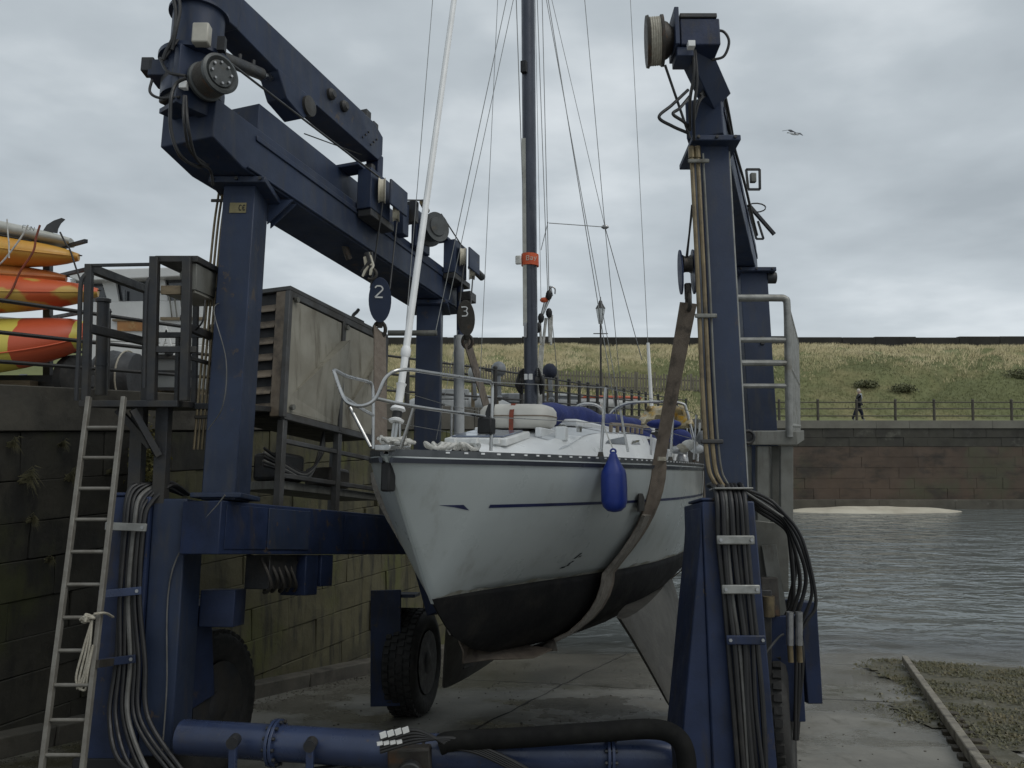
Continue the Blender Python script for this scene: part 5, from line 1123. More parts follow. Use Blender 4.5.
# fore hatch
hz = ch_(1.9)+.055; hat = thing_part('fore_hatch', YA)
sl = nrm(bp(2.1, 0, ch_(2.1))-bp(1.6, 0, ch_(1.6))); su = np.cross(BP, sl)
ho = bp(1.86, 0, hz)
MB().fbox(ho, sl, BP, su, -.30, .30, -.29, .29, -.04, .025).build('frame', 'white_paint', hat, bevel=.012); MB().fbox(ho, sl, BP, su, -.25, .25, -.24, .24, .026, .042).build('pane', 'hatch_glass', hat, bevel=.006)
for w in (-.2, 0, .2): MB().fbox(ho, sl, BP, su, -.34, -.28, w-.03, w+.03, -.02, .03).build('hinge', 'white_paint', hat, bevel=.006)
# deck fittings
for t, w in ((2.95, .36), (2.62, .62), (.62, .12), (3.2, -.4)):
    c = thing_part('cleat', YA); z = (ch_(t)+.04 if t > 1.4 else deck_z(t, w)); MB().tube(bez([bp(t-.09, w, z+.035), bp(t-.03, w, z+.045), bp(t+.03, w, z+.045), bp(t+.09, w, z+.035)], 4), .012, 8).build('horn', 'stainless', c); MB().fbox(bp(t, w, z), BA, BP, BU, -.04, .04, -.015, .015, -.01, .04).build('base', 'stainless', c)
MB().fbox(bp(2.45, .5, ch_(2.45)), BA, BP, BU, -.05, .05, -.05, .05, -.03, .10).build('vent_box', 'gelcoat', YA, bevel=.01)
# ---------------- pulpit, stanchions, lifelines
def rail3(name, pts, r=.0122, mt='stainless', k=7, par=None): return MB().tube(bez([bp(*p) for p in pts], k), r, 10).build(name, mt, par or YA)
pul = thing_part('pulpit', YA)
rail3('tube', [(.45, -.42, .56), (.0, -.33, .55), (-.28, -.25, .555), (-.34, -.20, .50), (-.40, -.10, .36), (-.42, -.03, .315), (-.40, .05, .31), (-.36, .11, .36), (-.32, .16, .50), (-.22, .23, .555), (.1, .30, .565), (.75, .45, .575)], par=pul)
rail3('tube', [(-.35, .09, .36), (.0, .22, .33), (.7, .43, .31)], .012, par=pul); rail3('tube', [(.45, -.42, .56), (.5, -.40, .50), (.48, -.37, .06)], par=pul); rail3('tube', [(-.38, -.10, .36), (.1, -.26, .33), (.48, -.38, .31)], .012, par=pul)
rail3('tube', [(.75, .45, .575), (.78, .455, .5), (.76, .46, .06)], par=pul); rail3('tube', [(.02, .10, .06), (.0, .20, .33)], .012, k=2, par=pul); rail3('tube', [(.0, -.12, .06), (-.02, -.28, .33)], .012, k=2, par=pul)
MB().fbox(bp(.70, .44, .24), BA, BP, BU, -.05, .05, -.05, .06, -.06, .06).build('nav_light', 'black', pul, bevel=.012)
for s in (1, -1):
    prev = bp(.75, s*.45, .57); prev2 = bp(.75, s*.45, .31)
    for t in (2.05, 3.9, 5.6, 7.3):
        b = bp(t, s*(hb(t)-.07), .03); tp = b+BU*.62+BP*s*.03+BA*.04; st = thing_part('stanchion', YA)
        MB().cyl(b, tp, .0145, n=10).build('tube', 'stainless', st); MB().lathe(b, BU, [(.04, 0), (.03, .015), (.02, .06)], 12).build('socket', 'grimy_steel', st)
        MB().cyl(prev, tp, .0035, n=5).build('lifeline', 'wire', YA); MB().cyl(prev2, (b+tp)/2, .0035, n=5).build('lifeline', 'wire', YA); prev, prev2 = tp, (b+tp)/2
pus = thing_part('pushpit', YA)
rail3('tube', [(7.2, .95, .62), (7.9, .88, .62), (8.25, .6, .62), (8.3, 0, .62), (8.25, -.6, .62), (7.9, -.88, .62), (7.2, -.95, .62)], par=pus)
for t, w in ((7.9, .86), (8.25, .5), (8.25, -.5), (7.9, -.86)): rail3('tube', [(t, w, .62), (t, w, .3), (t, w, .03)], k=3, par=pus)
# ---------------- mast and rig
mb = bp(3.05, 0, ch_(3.05)+.03); d0 = at(528, 0, 8.62)-mb; mdir = nrm(d0); mtop = mb+mdir*10.6
def oval(c, rx, ry, n=24): return [c+nrm(BP)*rx*math.cos(2*math.pi*k/n)+nrm(BA-mdir*(BA@mdir))*ry*math.sin(2*math.pi*k/n) for k in range(n)]
mast = MB().loft([oval(mb, .068, .095), oval(mb+mdir*8.5, .068, .095), oval(mtop, .05, .07)]).build('mast', 'mast', YA, smooth=50)
front = -nrm(BA-mdir*(BA@mdir)); 
def mbox(name, h0, h1, w, d, mt, off=0., par=None, side=0.): return MB().fbox(mb+front*(.096+off)+BP*side, BP, front, mdir, -w/2, w/2, -.02, d, h0, h1).build(name, mt, par or mast, bevel=.003)
trk = mbox('track', 1.05, 3.0, .046, .006, 'mast_track', -.008, side=-.028); mbox('track_car', .93, 1.08, .03, .02, 'chrome_dull', side=-.02)
mbox('steaming_light', 3.68, 3.80, .06, .05, 'black', side=-.01); mbox('label', .50, .56, .085, .004, 'white_paint', -.006)
ob = mb+mdir*1.68
m = MB(); m.loft([oval(ob, .088, .115), oval(ob+mdir*.12, .086, .113)], cap=True); m.build('orange_band', 'orange_strap', mast)
MB().fbox(ob+front*.12-BP*.085, BP, front, mdir, -.03, .03, -.02, .02, .0, .09).build('band_buckle', 'rope_white', mast, bevel=.01)
letters(mast, 'Bay', ob+front*.118-BP*.0+mdir*.04, BP, mdir, .045, 'nylon', front)
for s in (-1, 1):
    MB().lathe(mb+mdir*.50+BP*s*.06, BP*s, [(.05, 0), (.045, .02), (.035, .04), (.045, .07), (.02, .075)], 14).build('mast_winch', 'dark_steel', mast)
    for k in range(4): MB().tube(bez([mb+mdir*(.62-.02*k)+BP*s*.08, mb+mdir*(.55-.03*k)+BP*s*(.12+.01*k)+front*.05, mb+mdir*(.42-.02*k)+BP*s*.10, mb+mdir*(.5)+BP*s*.085], 5), .010, 6).build('coiled_halyard', 'hose', mast)
# forestay with furled sail
fs0 = bp(.10, 0, .10); ftop = mtop-mdir*.3; fd = nrm(ftop-fs0)
MB().tube([fs0+fd*.42, fs0+fd*3, fs0+fd*9.6], [.026, .024, .020], 10).build('furled_genoa', 'furler', YA); MB().cyl(fs0, ftop, .008, n=6).build('forestay', 'wire', YA)
fu = thing_part('furling_gear', YA)
MB().lathe(fs0+fd*.14, fd, [(.05, 0), (.055, .015), (.03, .03), (.03, .075), (.055, .09), (.045, .11), (.028, .12), (.03, .26), (.038, .28)], 18).build('drum', 'furler', fu); MB().lathe(fs0+fd*.165, fd, [(.033, 0), (.034, .05)], 14).build('line_windings', 'hose', fu); MB().fbox(fs0, fd, BP, np.cross(fd, BP), -.04, .16, -.022, .022, -.006, .006).build('toggle_plate', 'stainless', fu)
MB().lathe(fs0+fd*.62, fd, [(.028, 0), (.036, .02), (.036, .06), (.028, .08)], 14).build('collar', 'furler', fu)
def wire(name, p, q, r=.0045, mt='wire'): return MB().cyl(p, q, r, n=5).build(name, mt, YA)
# shrouds, stays and halyards
wire('halyard', at(433, -5, 6.5), at(400, 400, 6.35), .003)
for nm, p, q, r in (('shroud', at(498, -8, 8.9), at(478, 425, 9.0), .0035), ('shroud', at(508, -8, 8.6), at(436, 330, 8.6), .0045), ('shroud', at(515, -8, 8.6), at(449, 300, 8.7), .004),
                 ('shroud', at(547, -8, 8.5), at(617, 420, 8.2), .0045), ('shroud', at(545, -8, 8.5), at(628, 452, 8.1), .004), ('halyard', at(516, -8, 8.45), at(523, 200, 8.45), .005), ('halyard', at(537, -8, 8.75), at(548, 300, 8.85), .0045), ('halyard', at(542, -8, 8.75), at(549, 292, 8.85), .0045), ('halyard', at(535, -8, 8.75), at(541, 300, 8.8), .003),
                 ('backstay', at(584, -8, 10.5), at(605, 227, 11.2), .005), ('backstay', at(550, -8, 10.5), at(605, 227, 11.2), .004), ('backstay', at(605, 227, 11.2), at(642, 360, 12), .006), ('backstay', at(605, 227, 11.2), at(622, 400, 12), .005), ('bridle', at(549, 223, 10.5), at(605, 227, 11.2), .006), ('aerial_whip', at(630, -8, 12.6), at(648, 345, 12.8), .005),
                 ('topping_lift', at(551, 310, 9), at(560, 400, 9.4), .004), ('spare_line', at(541, 250, 8.8), at(548, 222, 8.8), .004), ('spare_line', at(458, 330, 9.2), at(436, 440, 9.2), .003)): wire(nm, p, q, r)
MB().lathe(at(605, 227, 11.2)-V(.05, 0, 0), V(1, 0, 0), [(.01, 0), (.03, .03), (.03, .07), (.01, .1)], 10).build('bridle_block', 'chrome_dull', YA)
MB().cyl(at(648, 343, 12.8), at(653, 432, 12.6), .024, .03, 10).build('aerial_pole', 'white_paint', YA)
for p, q in ((at(611, 360, 8.2), at(628, 452, 8.1)), (at(651, 410, 9.0), at(651, 455, 8.9))): MB().cyl(p+(q-p)*.55, q, .012, n=8).build('turnbuckle', 'stainless', YA)
# kicker and blocks slung on the mast's after side
kk = thing_part('slung_kicker', YA)
for a, b, r, mt in (((548, 292), (541, 318), .016, 'stainless'), ((550, 298), (538, 325), .012, 'stainless'), ((546, 318), (543, 345), .016, 'rope_white'), ((549, 312), (550, 342), .018, 'rope_white'), ((552, 315), (551, 345), .012, 'rope_white'), ((540, 322), (541, 344), .014, 'rope_white'), ((550, 286), (552, 296), .012, 'stainless')): MB().cyl(at(*a, 8.85), at(*b, 8.85), r, n=7).build('line', mt, kk)
for px, py in ((549, 313), (538, 328), (541, 318), (549, 295)): MB().ell(at(px, py, 8.82), .035, .03, .055, 10, 6).build('block', 'hose', kk)
MB().ell(at(544, 300, 8.84), .045, .03, .03, 10, 6).build('orange_toggle', 'orange_strap', kk); MB().tube(bez([at(549, 290, 8.84), at(552, 287, 8.84), at(555, 289, 8.84), at(555, 294, 8.84)], 4), .008, 6).build('hook', 'chrome_dull', kk)
for k in range(4): MB().tube([at(540+1.2*k, 345, 8.85), at(537+1.5*k, 380, 8.8), at(538+1.2*k, 408, 8.75)], .007, 6).build('line', 'rope_white', kk)
# boom under its cover
rings = []
for f in np.linspace(0, 1, 26):
    t = 3.2+3.75*f; w = .02+.36*f; z = ch_(t)+.17+.03*math.sin(f*9)+(-.05*max(0, f-.8)*5); hh = .115+.02*math.sin(f*23)-.05*max(0, f-.7)*2; ww = .13+.02*math.sin(f*17+1)
    rings.append([bp(t, w+ww*math.cos(u)*(1+.1*math.sin(3*u+f*20)), z+hh*math.sin(u)*(1.15 if math.sin(u) < 0 else .9)) for u in np.linspace(0, 2*math.pi, 15)[:-1]])
MB().loft(rings).build('boom_cover', 'blue_canvas', YA, smooth=70)
m = MB(); rings = []                                  # folded sprayhood
for f in np.linspace(0, 1, 20):
    w = -.78+1.56*f; z = .20+.30*math.sin(math.pi*f)**.5; t = 6.0+.05*math.sin(f*15); rings.append([bp(t+.10*math.cos(u)*(1+.2*math.sin(f*30)), w, z+.09*math.sin(u)*(1+.15*math.cos(f*25))) for u in np.linspace(0, 2*math.pi, 11)[:-1]])
m.loft(rings); m.build('folded_sprayhood', 'blue_canvas', YA, smooth=70)
for pts in (((572, 420), (576, 408), (584, 404), (596, 405), (604, 412), (607, 424)), ((607, 424), (612, 412), (625, 404), (645, 402), (680, 403), (687, 412), (694, 440), (700, 452))): MB().tube(bez([at(x, y, 11.6) for x, y in pts], 6), .020, 8).build('hood_hoop', 'stainless', YA)
m = MB(); m.loft([[at(x, y, 11.7+.15*math.sin(i*1.1+j)) for i, x in enumerate(np.linspace(648-3*j, 686+2*j, 8))] for j, y in enumerate(np.linspace(406, 428, 6))], closed=False); o = m.build('clear_panel', 'yellowed_vinyl', YA, smooth=60); o.modifiers.new('thickness', 'SOLIDIFY').thickness = .01
m = MB(); m.ell(at(680, 438, 11.3), .16, .15, .12, 16, 9); m.ell(at(664, 424, 11.4), .24, .13, .07, 16, 9); m.build('bundled_canvas', 'blue_canvas', YA, smooth=60)
for px, py, r, mt in ((690, 445, .07, 'rope_white'), (683, 448, .06, 'rope'), (697, 449, .06, 'gelcoat'), (676, 450, .05, 'chrome_dull')): MB().ell(at(px, py, 10.6), r*1.6, r, r, 12, 7).build('cockpit_gear', mt, YA)
MB().ell(at(702, 442, 11.8), .09, .09, .16, 12, 8).build('stern_fender', 'grey_plastic', YA)
for p in ((7.0, .92), (6.5, 1.0)): MB().lathe(bp(p[0], p[1], .05), BU, [(.09, 0), (.08, .08), (.06, .12), (.075, .17), (.02, .18)], 16).build('sheet_winch', 'chrome_dull', YA)
m = MB(); m.loft([[bp(t, s*(.78+.0*t), .02) for s in (1,)]+[bp(t, .82, .24), bp(t, .70, .24), bp(t, .66, .02)] for t in (6.2, 7, 8)]); m.build('coaming', 'gelcoat', YA, bevel=.02)
m = MB(); m.loft([[bp(t, -.78, .02), bp(t, -.82, .24), bp(t, -.70, .24), bp(t, -.66, .02)] for t in (6.2, 7, 8)]); m.build('coaming', 'gelcoat', YA, bevel=.02)

# ---------------- life raft canister on the coachroof
rz0 = ch_(2.6)+.06; RF = thing('life_raft', bp(2.58, 0, rz0), 'cream life raft canister strapped down in front of the mast', 'life raft')
def rbox(c, ex, ey, ez, a, b, h0, h1, p=4., n=36, prof=((0, .80), (.12, .95), (.35, 1.0), (.65, 1.0), (.88, .95), (1, .80))):
    rings = []
    for f, s in prof:
        rings.append([c+ex*a*s*np.sign(math.cos(u))*abs(math.cos(u))**(2/p)+ey*b*s*np.sign(math.sin(u))*abs(math.sin(u))**(2/p)+ez*(h0+(h1-h0)*f) for u in np.linspace(0, 2*math.pi, n+1)[:-1]])
    return MB().loft(rings)
rc_ = bp(2.56, .03, rz0)
rbox(rc_, BA, BP, BU, .24, .355, 0, .11, prof=((0, .78), (.15, .9), (.5, .985), (1, 1.0))).build('lower_shell', 'raft', RF, smooth=50); rbox(rc_, BA, BP, BU, .24, .355, .116, .225, prof=((0, 1.0), (.5, .985), (.85, .9), (1, .78))).build('upper_shell', 'raft', RF, smooth=50)
rbox(rc_, BA, BP, BU, .244, .359, .107, .119, prof=((0, 1), (1, 1))).build('seam', 'teak', RF, smooth=50)
for w, mt, tw_ in ((.02, 'red_strap', 0), (-.17, 'hose', .05), (-.22, 'hose', -.04)):
    ring = [rc_+BA*(a_)+BP*(w+tw_*a_*4)+BU*z for a_, z in ((-.255, -.04), (-.252, .06), (-.248, .14), (-.20, .225), (0, .232), (.20, .225), (.248, .14), (.255, -.04))]
    MB().loft([[p-BP*.022, p+BP*.022, p+BP*.022+BU*.004-BA*.003, p-BP*.022+BU*.004-BA*.003] for p in ring]).build('strap', mt, RF)
for s in (-.3, .3): MB().fbox(rc_, BA, BP, BU, -.3, .3, s-.03, s+.03, -.09, .0).build('chock', 'gelcoat', RF, bevel=.01)
# ---------------- fender
fc = bp(1.90, hb(1.90)+.12, .03); FD = thing('fender', fc+V(0, 0, -.45), 'bright blue fender hanging against the yacht topsides', 'fender')
MB().lathe(fc, V(.02, .0, -1), [(.012, -.06), (.03, -.04), (.04, -.01), (.07, .05), (.100, .10), (.108, .14), (.111, .24), (.110, .35), (.096, .40), (.06, .435), (.015, .445)], 24).build('body', 'fender_blue', FD, smooth=60)
MB().tube([fc+V(.022*math.cos(t), 0, .06+.022*math.sin(t)) for t in np.linspace(0, 6.28, 12)[:-1]], .009, 6, loop=True).build('eye', 'fender_blue', FD)
MB().tube(bez([fc+V(0, 0, .08), at(604, 425, 7.15), at(602, 403, 7.15)], 5), .006, 6).build('lanyard', 'rope_white', FD)

# ================================================================== SLINGS
def sling_path(t_p, t_s, top_p, top_s, off=.02, bulge=0):
    P = []; 
    for f in np.linspace(0, 1, 5): P.append(top_p+(bp(t_p, hb(t_p)+.045, .06)-top_p)*f)
    zs = np.linspace(-.02, hk(t_p)*.97, 16)
    for z in zs: P.append(bp(t_p, hsec(t_p, z)+off+.012, z))
    for f in np.linspace(.1, .9, 5): t = t_p+(t_s-t_p)*f; P.append(bp(t, hsec(t_p, zs[-1])*(1-2*f), hk(t)-off))
    for z in zs[::-1]: z2 = z*hk(t_s)/hk(t_p); P.append(bp(t_s, -hsec(t_s, z2)-off-.012-bulge*math.sin(math.pi*min(1, max(0, z2/-1.1)))**.7, z2))
    for f in np.linspace(0, 1, 5): P.append(bp(t_s, -hb(t_s)-.045, .06)+(top_s-bp(t_s, -hb(t_s)-.045, .06))*f)
    return P
P1 = sling_path(3.12, 1.7, e1, e2, bulge=.04)
def tang(t): return nrm(bp(t+.2, hb(t+.2), 0)-bp(t-.2, hb(t-.2), 0))
sd1 = [nrm(T*.8+tang(3.12)*(.25+.3*i)) if i < 5 else nrm(tang(3.12)*min(1, .55+.05*i)+T*max(0, .6-.05*i)) if i < 21 else BA for i in range(len(P1))]
S1 = strap('lifting_sling', 'brown webbing sling under the yacht bow below the numbered block', P1, [.17]*5+[.24+.011*i for i in range(16)]+[.26]*3+[.20]*(len(P1)-29)+[.2]*5, .014, sd1)
def wrap(par, P, i0, i1, w, t, mt='sling_wrap'):
    m = MB(); rings = []
    for i in range(i0, i1):
        a = nrm(P[i+1]-P[i-1]); s = nrm(BA-a*(BA@a)); n_ = np.cross(a, s); jw = w*(1+.06*math.sin(i*2.3)); k = .012*math.sin(i*1.7)
        rings.append([P[i]-s*(jw/2+k)-n_*t, P[i]-n_*t*1.5, P[i]+s*(jw/2-k)-n_*t, P[i]+s*(jw/2-k)+n_*t, P[i]+n_*t*1.5, P[i]-s*(jw/2+k)+n_*t])
    m.loft(rings); return m.build('chafe_sleeve', mt, par, smooth=60)
wrap(S1, P1, 9, 22, .42, .016); wrap(S1, P1, 27, 41, .30, .035)
MB().fbox(bp(2.88, hsec(2.9, -.36)+.01, -.36), BA, BP, BU, -.16, .10, -.005, .014, -.085, .085).build('chafe_pad', 'rubber', S1, bevel=.03)
q = bp(3.12, hb(3.12)+.06, .04); 
for k in range(3): MB().tube(bez([q+BA*(-.16)+BU*(.012*k), q+BP*.04+BU*(.012*k), q+BA*.14+BU*(.01*k+.01), q+BA*.2-BP*.08+BU*.02], 5), .008, 6).build('tie_rope', 'rope', S1)
top_r2 = HR(2.6, -.2, 5.2)
P2 = sling_path(6.0, 5.9, top_r2, e3)
S2 = strap('lifting_sling', 'brown webbing sling under the yacht stern behind the cabin', P2, .18, .014, BA)
# ================================================================== THINGS ON THE QUAY (left)
def mixpaint(name, ca, cb, axis, scale, thr=.5, bands=None):
    m = bpy.data.materials.new(name); m.use_nodes = True; nt = m.node_tree; n, l = nt.nodes, nt.links; b = n['Principled BSDF']
    geo = n.new('ShaderNodeNewGeometry'); x = n.new('ShaderNodeTexNoise'); x.inputs['Scale'].default_value = scale; x.inputs['Detail'].default_value = 2; mp = n.new('ShaderNodeMapping'); mp.inputs['Scale'].default_value = axis
    l.new(geo.outputs['Position'], mp.inputs[0]); l.new(mp.outputs[0], x.inputs['Vector']); r = n.new('ShaderNodeMapRange'); l.new(x.outputs['Fac'], r.inputs[0]); r.inputs[1].default_value = thr-.03; r.inputs[2].default_value = thr+.03
    k = n.new('ShaderNodeMix'); k.data_type = 'RGBA'; l.new(r.outputs[0], k.inputs[0]); k.inputs[6].default_value = (*ca, 1); k.inputs[7].default_value = (*cb, 1); l.new(k.outputs[2], b.inputs['Base Color']); b.inputs['Roughness'].default_value = .45; M[name] = m
mixpaint('kayak_mottled', (.55, .10, .03), (.52, .33, .07), (1.2, 1, 1.5), 2.2, .5)
def bandpaint(name, stops):
    m = bpy.data.materials.new(name); m.use_nodes = True; n, l = m.node_tree.nodes, m.node_tree.links; b = n['Principled BSDF']; geo = n.new('ShaderNodeNewGeometry'); sp = n.new('ShaderNodeSeparateXYZ'); l.new(geo.outputs['Position'], sp.inputs[0])
    nz = n.new('ShaderNodeTexNoise'); nz.inputs['Scale'].default_value = 3; l.new(geo.outputs['Position'], nz.inputs['Vector'])
    ad = n.new('ShaderNodeMath'); ad.operation = 'MULTIPLY_ADD'; l.new(nz.outputs['Fac'], ad.inputs[0]); ad.inputs[1].default_value = .16; l.new(sp.outputs['X'], ad.inputs[2])
    mr = n.new('ShaderNodeMapRange'); l.new(ad.outputs[0], mr.inputs[0]); mr.inputs[1].default_value = -6.6; mr.inputs[2].default_value = -4.6
    cr = n.new('ShaderNodeValToRGB'); cr.color_ramp.interpolation = 'CONSTANT'; e = cr.color_ramp.elements; e[0].position = 0; e[0].color = (*stops[0][1], 1); e[1].position = (stops[1][0]+6.6)/2; e[1].color = (*stops[1][1], 1)
    for x, c in stops[2:]: k = e.new((x+6.6)/2); k.color = (*c, 1)
    l.new(mr.outputs[0], cr.inputs[0]); l.new(cr.outputs[0], b.inputs['Base Color']); b.inputs['Roughness'].default_value = .42; M[name] = m
yl, rd = (.60, .50, .09), (.52, .09, .035)
bandpaint('kayak_bicolour', [(-6.6, yl), (-5.78, rd), (-5.22, yl), (-5.15, rd), (-5.10, yl)])
def kayak(tip, direc, Ln, wd, ht, label, mt, cockpit=True, mt2=None, blunt=.0, roll=0.):
    d = nrm(direc); s = nrm(np.cross(d, V(0, 0, 1))); u = np.cross(s, d); s, u = s*math.cos(roll)+u*math.sin(roll), u*math.cos(roll)-s*math.sin(roll)
    r = thing('kayak', tip-d*Ln/2-u*ht/2, label, 'kayak', 'kayaks stacked on the trailer'); tip = np.array(tip)
    rings = []
    for f in np.linspace(0, 1, 34):
        e = max(.02, math.sin(math.pi*min(max(f, .0), 1)))**(.42-blunt*.2); rk = .16*(abs(2*f-1)**3)
        rings.append([tip-d*Ln*f+s*wd/2*e*math.cos(t)*(1+.05*math.cos(2*t))+u*(ht/2*e*math.sin(t)*(1.0 if math.sin(t) > 0 else .9)+rk*ht) for t in np.linspace(0, 2*math.pi, 21)[:-1]])
    o = MB().loft(rings).build('hull', mt, r, smooth=60)
    if cockpit:
        MB().tube([tip-d*Ln*.5+d*.42*math.cos(t)+s*.22*math.cos(0)*math.sin(t)+u*(ht*.46) for t in np.linspace(0, 6.28, 26)[:-1]], .02, 7, loop=True).build('cockpit_rim', 'black', r)
    sm = MB(); sm.tube([tip-d*Ln*f+s*wd/2*max(.02, math.sin(math.pi*f))**(.42-blunt*.2)*1.045+u*(.16*abs(2*f-1)**3)*ht for f in np.linspace(.01, .99, 40)], .010, 6); sm.build('seam', mt2 or mt, r)
    MB().tube([tip+d*.0+u*(.16*ht+.03)+V(0, .02*math.cos(t), 0)+d*.03*math.sin(t) for t in np.linspace(0, 6.28, 10)[:-1]], .007, 5, loop=True).build('grab_loop', 'hose', r)
    return r
kd = nrm(V(1, .30, 0))
KY = 10.3
kayak(at(78, 264, KY), nrm(V(1, .3, -.10)), 4.2, .70, .50, 'amber yellow kayak second from the top of the trailer', 'kayak_amber')
kayak(at(66, 284, KY+.05), nrm(V(1, .3, -.05)), 4.0, .66, .42, 'plain rust orange kayak under the amber one', 'kayak_rust')
kayak(at(98, 300, KY), nrm(V(1, .3, -.0)), 4.3, .74, .56, 'red and yellow mottled kayak with its pointed tip behind the railing', 'kayak_mottled')
kayak(at(92, 342, KY+.05), nrm(V(1, .3, .10)), 3.6, .86, .74, 'big yellow and red kayak lowest on the trailer', 'kayak_bicolour', blunt=.6, roll=-.3, mt2='kayak_red')
kayak(at(44, 327, KY+.55), nrm(V(1, .3, -.02)), 3.4, .6, .26, 'pale grey kayak between the mottled and the lowest one', 'board_grey')
# paddle board on top
def board():
    tip = at(72, 243, KY+.1); d = nrm(V(1, .30, -.13)); s = nrm(np.cross(d, V(0, 0, 1))); u = np.cross(s, d); r = thing('paddle_board', tip-d*1.6, 'grey paddle board with a dark fin lying on top of the kayaks', 'paddle board'); rings = []
    for f in np.linspace(0, 1, 30):
        e = max(.06, math.sin(math.pi*(.04+.92*f)))**.42; rings.append([tip-d*3.2*f+s*.40*e*np.sign(math.cos(t))*abs(math.cos(t))**.8+u*.105*min(1, e*1.05)*np.sign(math.sin(t))*abs(math.sin(t))**.7 for t in np.linspace(0, 2*math.pi, 21)[:-1]])
    MB().loft(rings).build('body', 'board_grey', r, smooth=60)
    rings = []
    for f in np.linspace(.12, .9, 14): e = math.sin(math.pi*(.04+.92*f))**.42; rings.append([tip-d*3.2*f+s*.36*e*x-u*(.108) for x in (-1, -.4, .4, 1)])
    o = MB().loft(rings, closed=False).build('deck_pad', 'tarp_dark', r); o.modifiers.new('thickness', 'SOLIDIFY').thickness = .012
    q = tip-d*.18+u*.09; m = MB(); pr = [(-.0, 0), (-.16, 0), (-.13, .08), (-.06, .15), (.02, .20), (.06, .19), (.02, .13), (.0, .06)]
    m.loft([[q+d*a+u*h+s*c for a, h in pr] for c in (-.012, .012)]); m.build('fin', 'tarp_dark', r, smooth=40)
    letters(r, 'FUN', tip-d*.46-u*.005-s*.0+V(0, -.0, 0)-nrm(V(0, 1, 0))*.0+(-s if s[1] > 0 else s)*.405, d, u, .05, 'grey_plastic', V(0, -1, 0))
board()
TRR = thing('kayak_trailer', at(30, 390, KY+.3), 'dark steel trailer rack carrying the stacked kayaks', 'trailer')
def tbar(name, a, b, w=.05, par=TRR, mt='dark_steel'): return MB().bar(a, b, w, w).build(name, mt, par, bevel=.004)
tbar('chassis', at(-60, 381, KY+.2), at(92, 381, KY+.2), .14); tbar('chassis', at(-60, 379, KY+1.0), at(92, 379, KY+1.0), .10); tbar('cross_member', at(20, 379, KY+.2), at(24, 377, KY+1.0), .08)
tbar('upright', at(48, 380, KY+.5), at(48, 232, KY+.5), .09); tbar('upright', at(-40, 380, KY+.5), at(-40, 222, KY+.5), .09)
for y0, y1, x1 in ((251, 241, 86), (278, 269, 88), (318, 312, 84)): tbar('rack_arm', at(50, y0, KY+.5), at(x1, y1, KY-.35), .045)
for y in (246, 282, 318): tbar('rack_arm', at(-40, y, KY+.5), at(-20, y-6, KY-.4), .045)
tw_ = thing_part('wheel', TRR); wcn = at(76, 378, KY+.1)
MB().lathe(wcn-V(.1, -.03, 0), V(.95, -.3, 0), [(.17, 0), (.24, -.005), (.285, .03), (.285, .14), (.24, .175), (.17, .17)], 26).build('tyre', 'rubber', tw_, smooth=50); MB().lathe(wcn-V(.1, -.03, 0), V(.95, -.3, 0), [(.17, .02), (.17, .14), (.12, .13), (.06, .16), (.02, .165)], 22).build('rim', 'white_paint', tw_)
tbar('mudguard', at(62, 352, KY-.05), at(90, 352, KY+.0), .03); tbar('chock', at(4, 388, KY), at(34, 388, KY), .18, mt='timber')
for lb, pts, mt, r in (('thin white cord knotted over the paddle board', [(7, 219), (8, 235), (9, 244), (9, 258)], 'rope_white', .008), ('white line tied across the board to the amber kayak', [(28, 225), (22, 236), (12, 250), (2, 262), (-6, 268)], 'rope_white', .010), ('brown strap down the kayak stack', [(40, 225), (36, 238), (33, 252), (20, 272), (12, 290), (2, 303)], 'red_strap', .012), ('dark strap over the tail of the paddle board', [(60, 232), (66, 244), (70, 250), (76, 268), (82, 285)], 'hose', .010)):
    o = MB().tube(bez([at(x, y, KY-.56) for x, y in pts], 6), r, 6).build('tie_down', mt); tag(o, lb, 'strap', 'tie downs on the kayak stack')

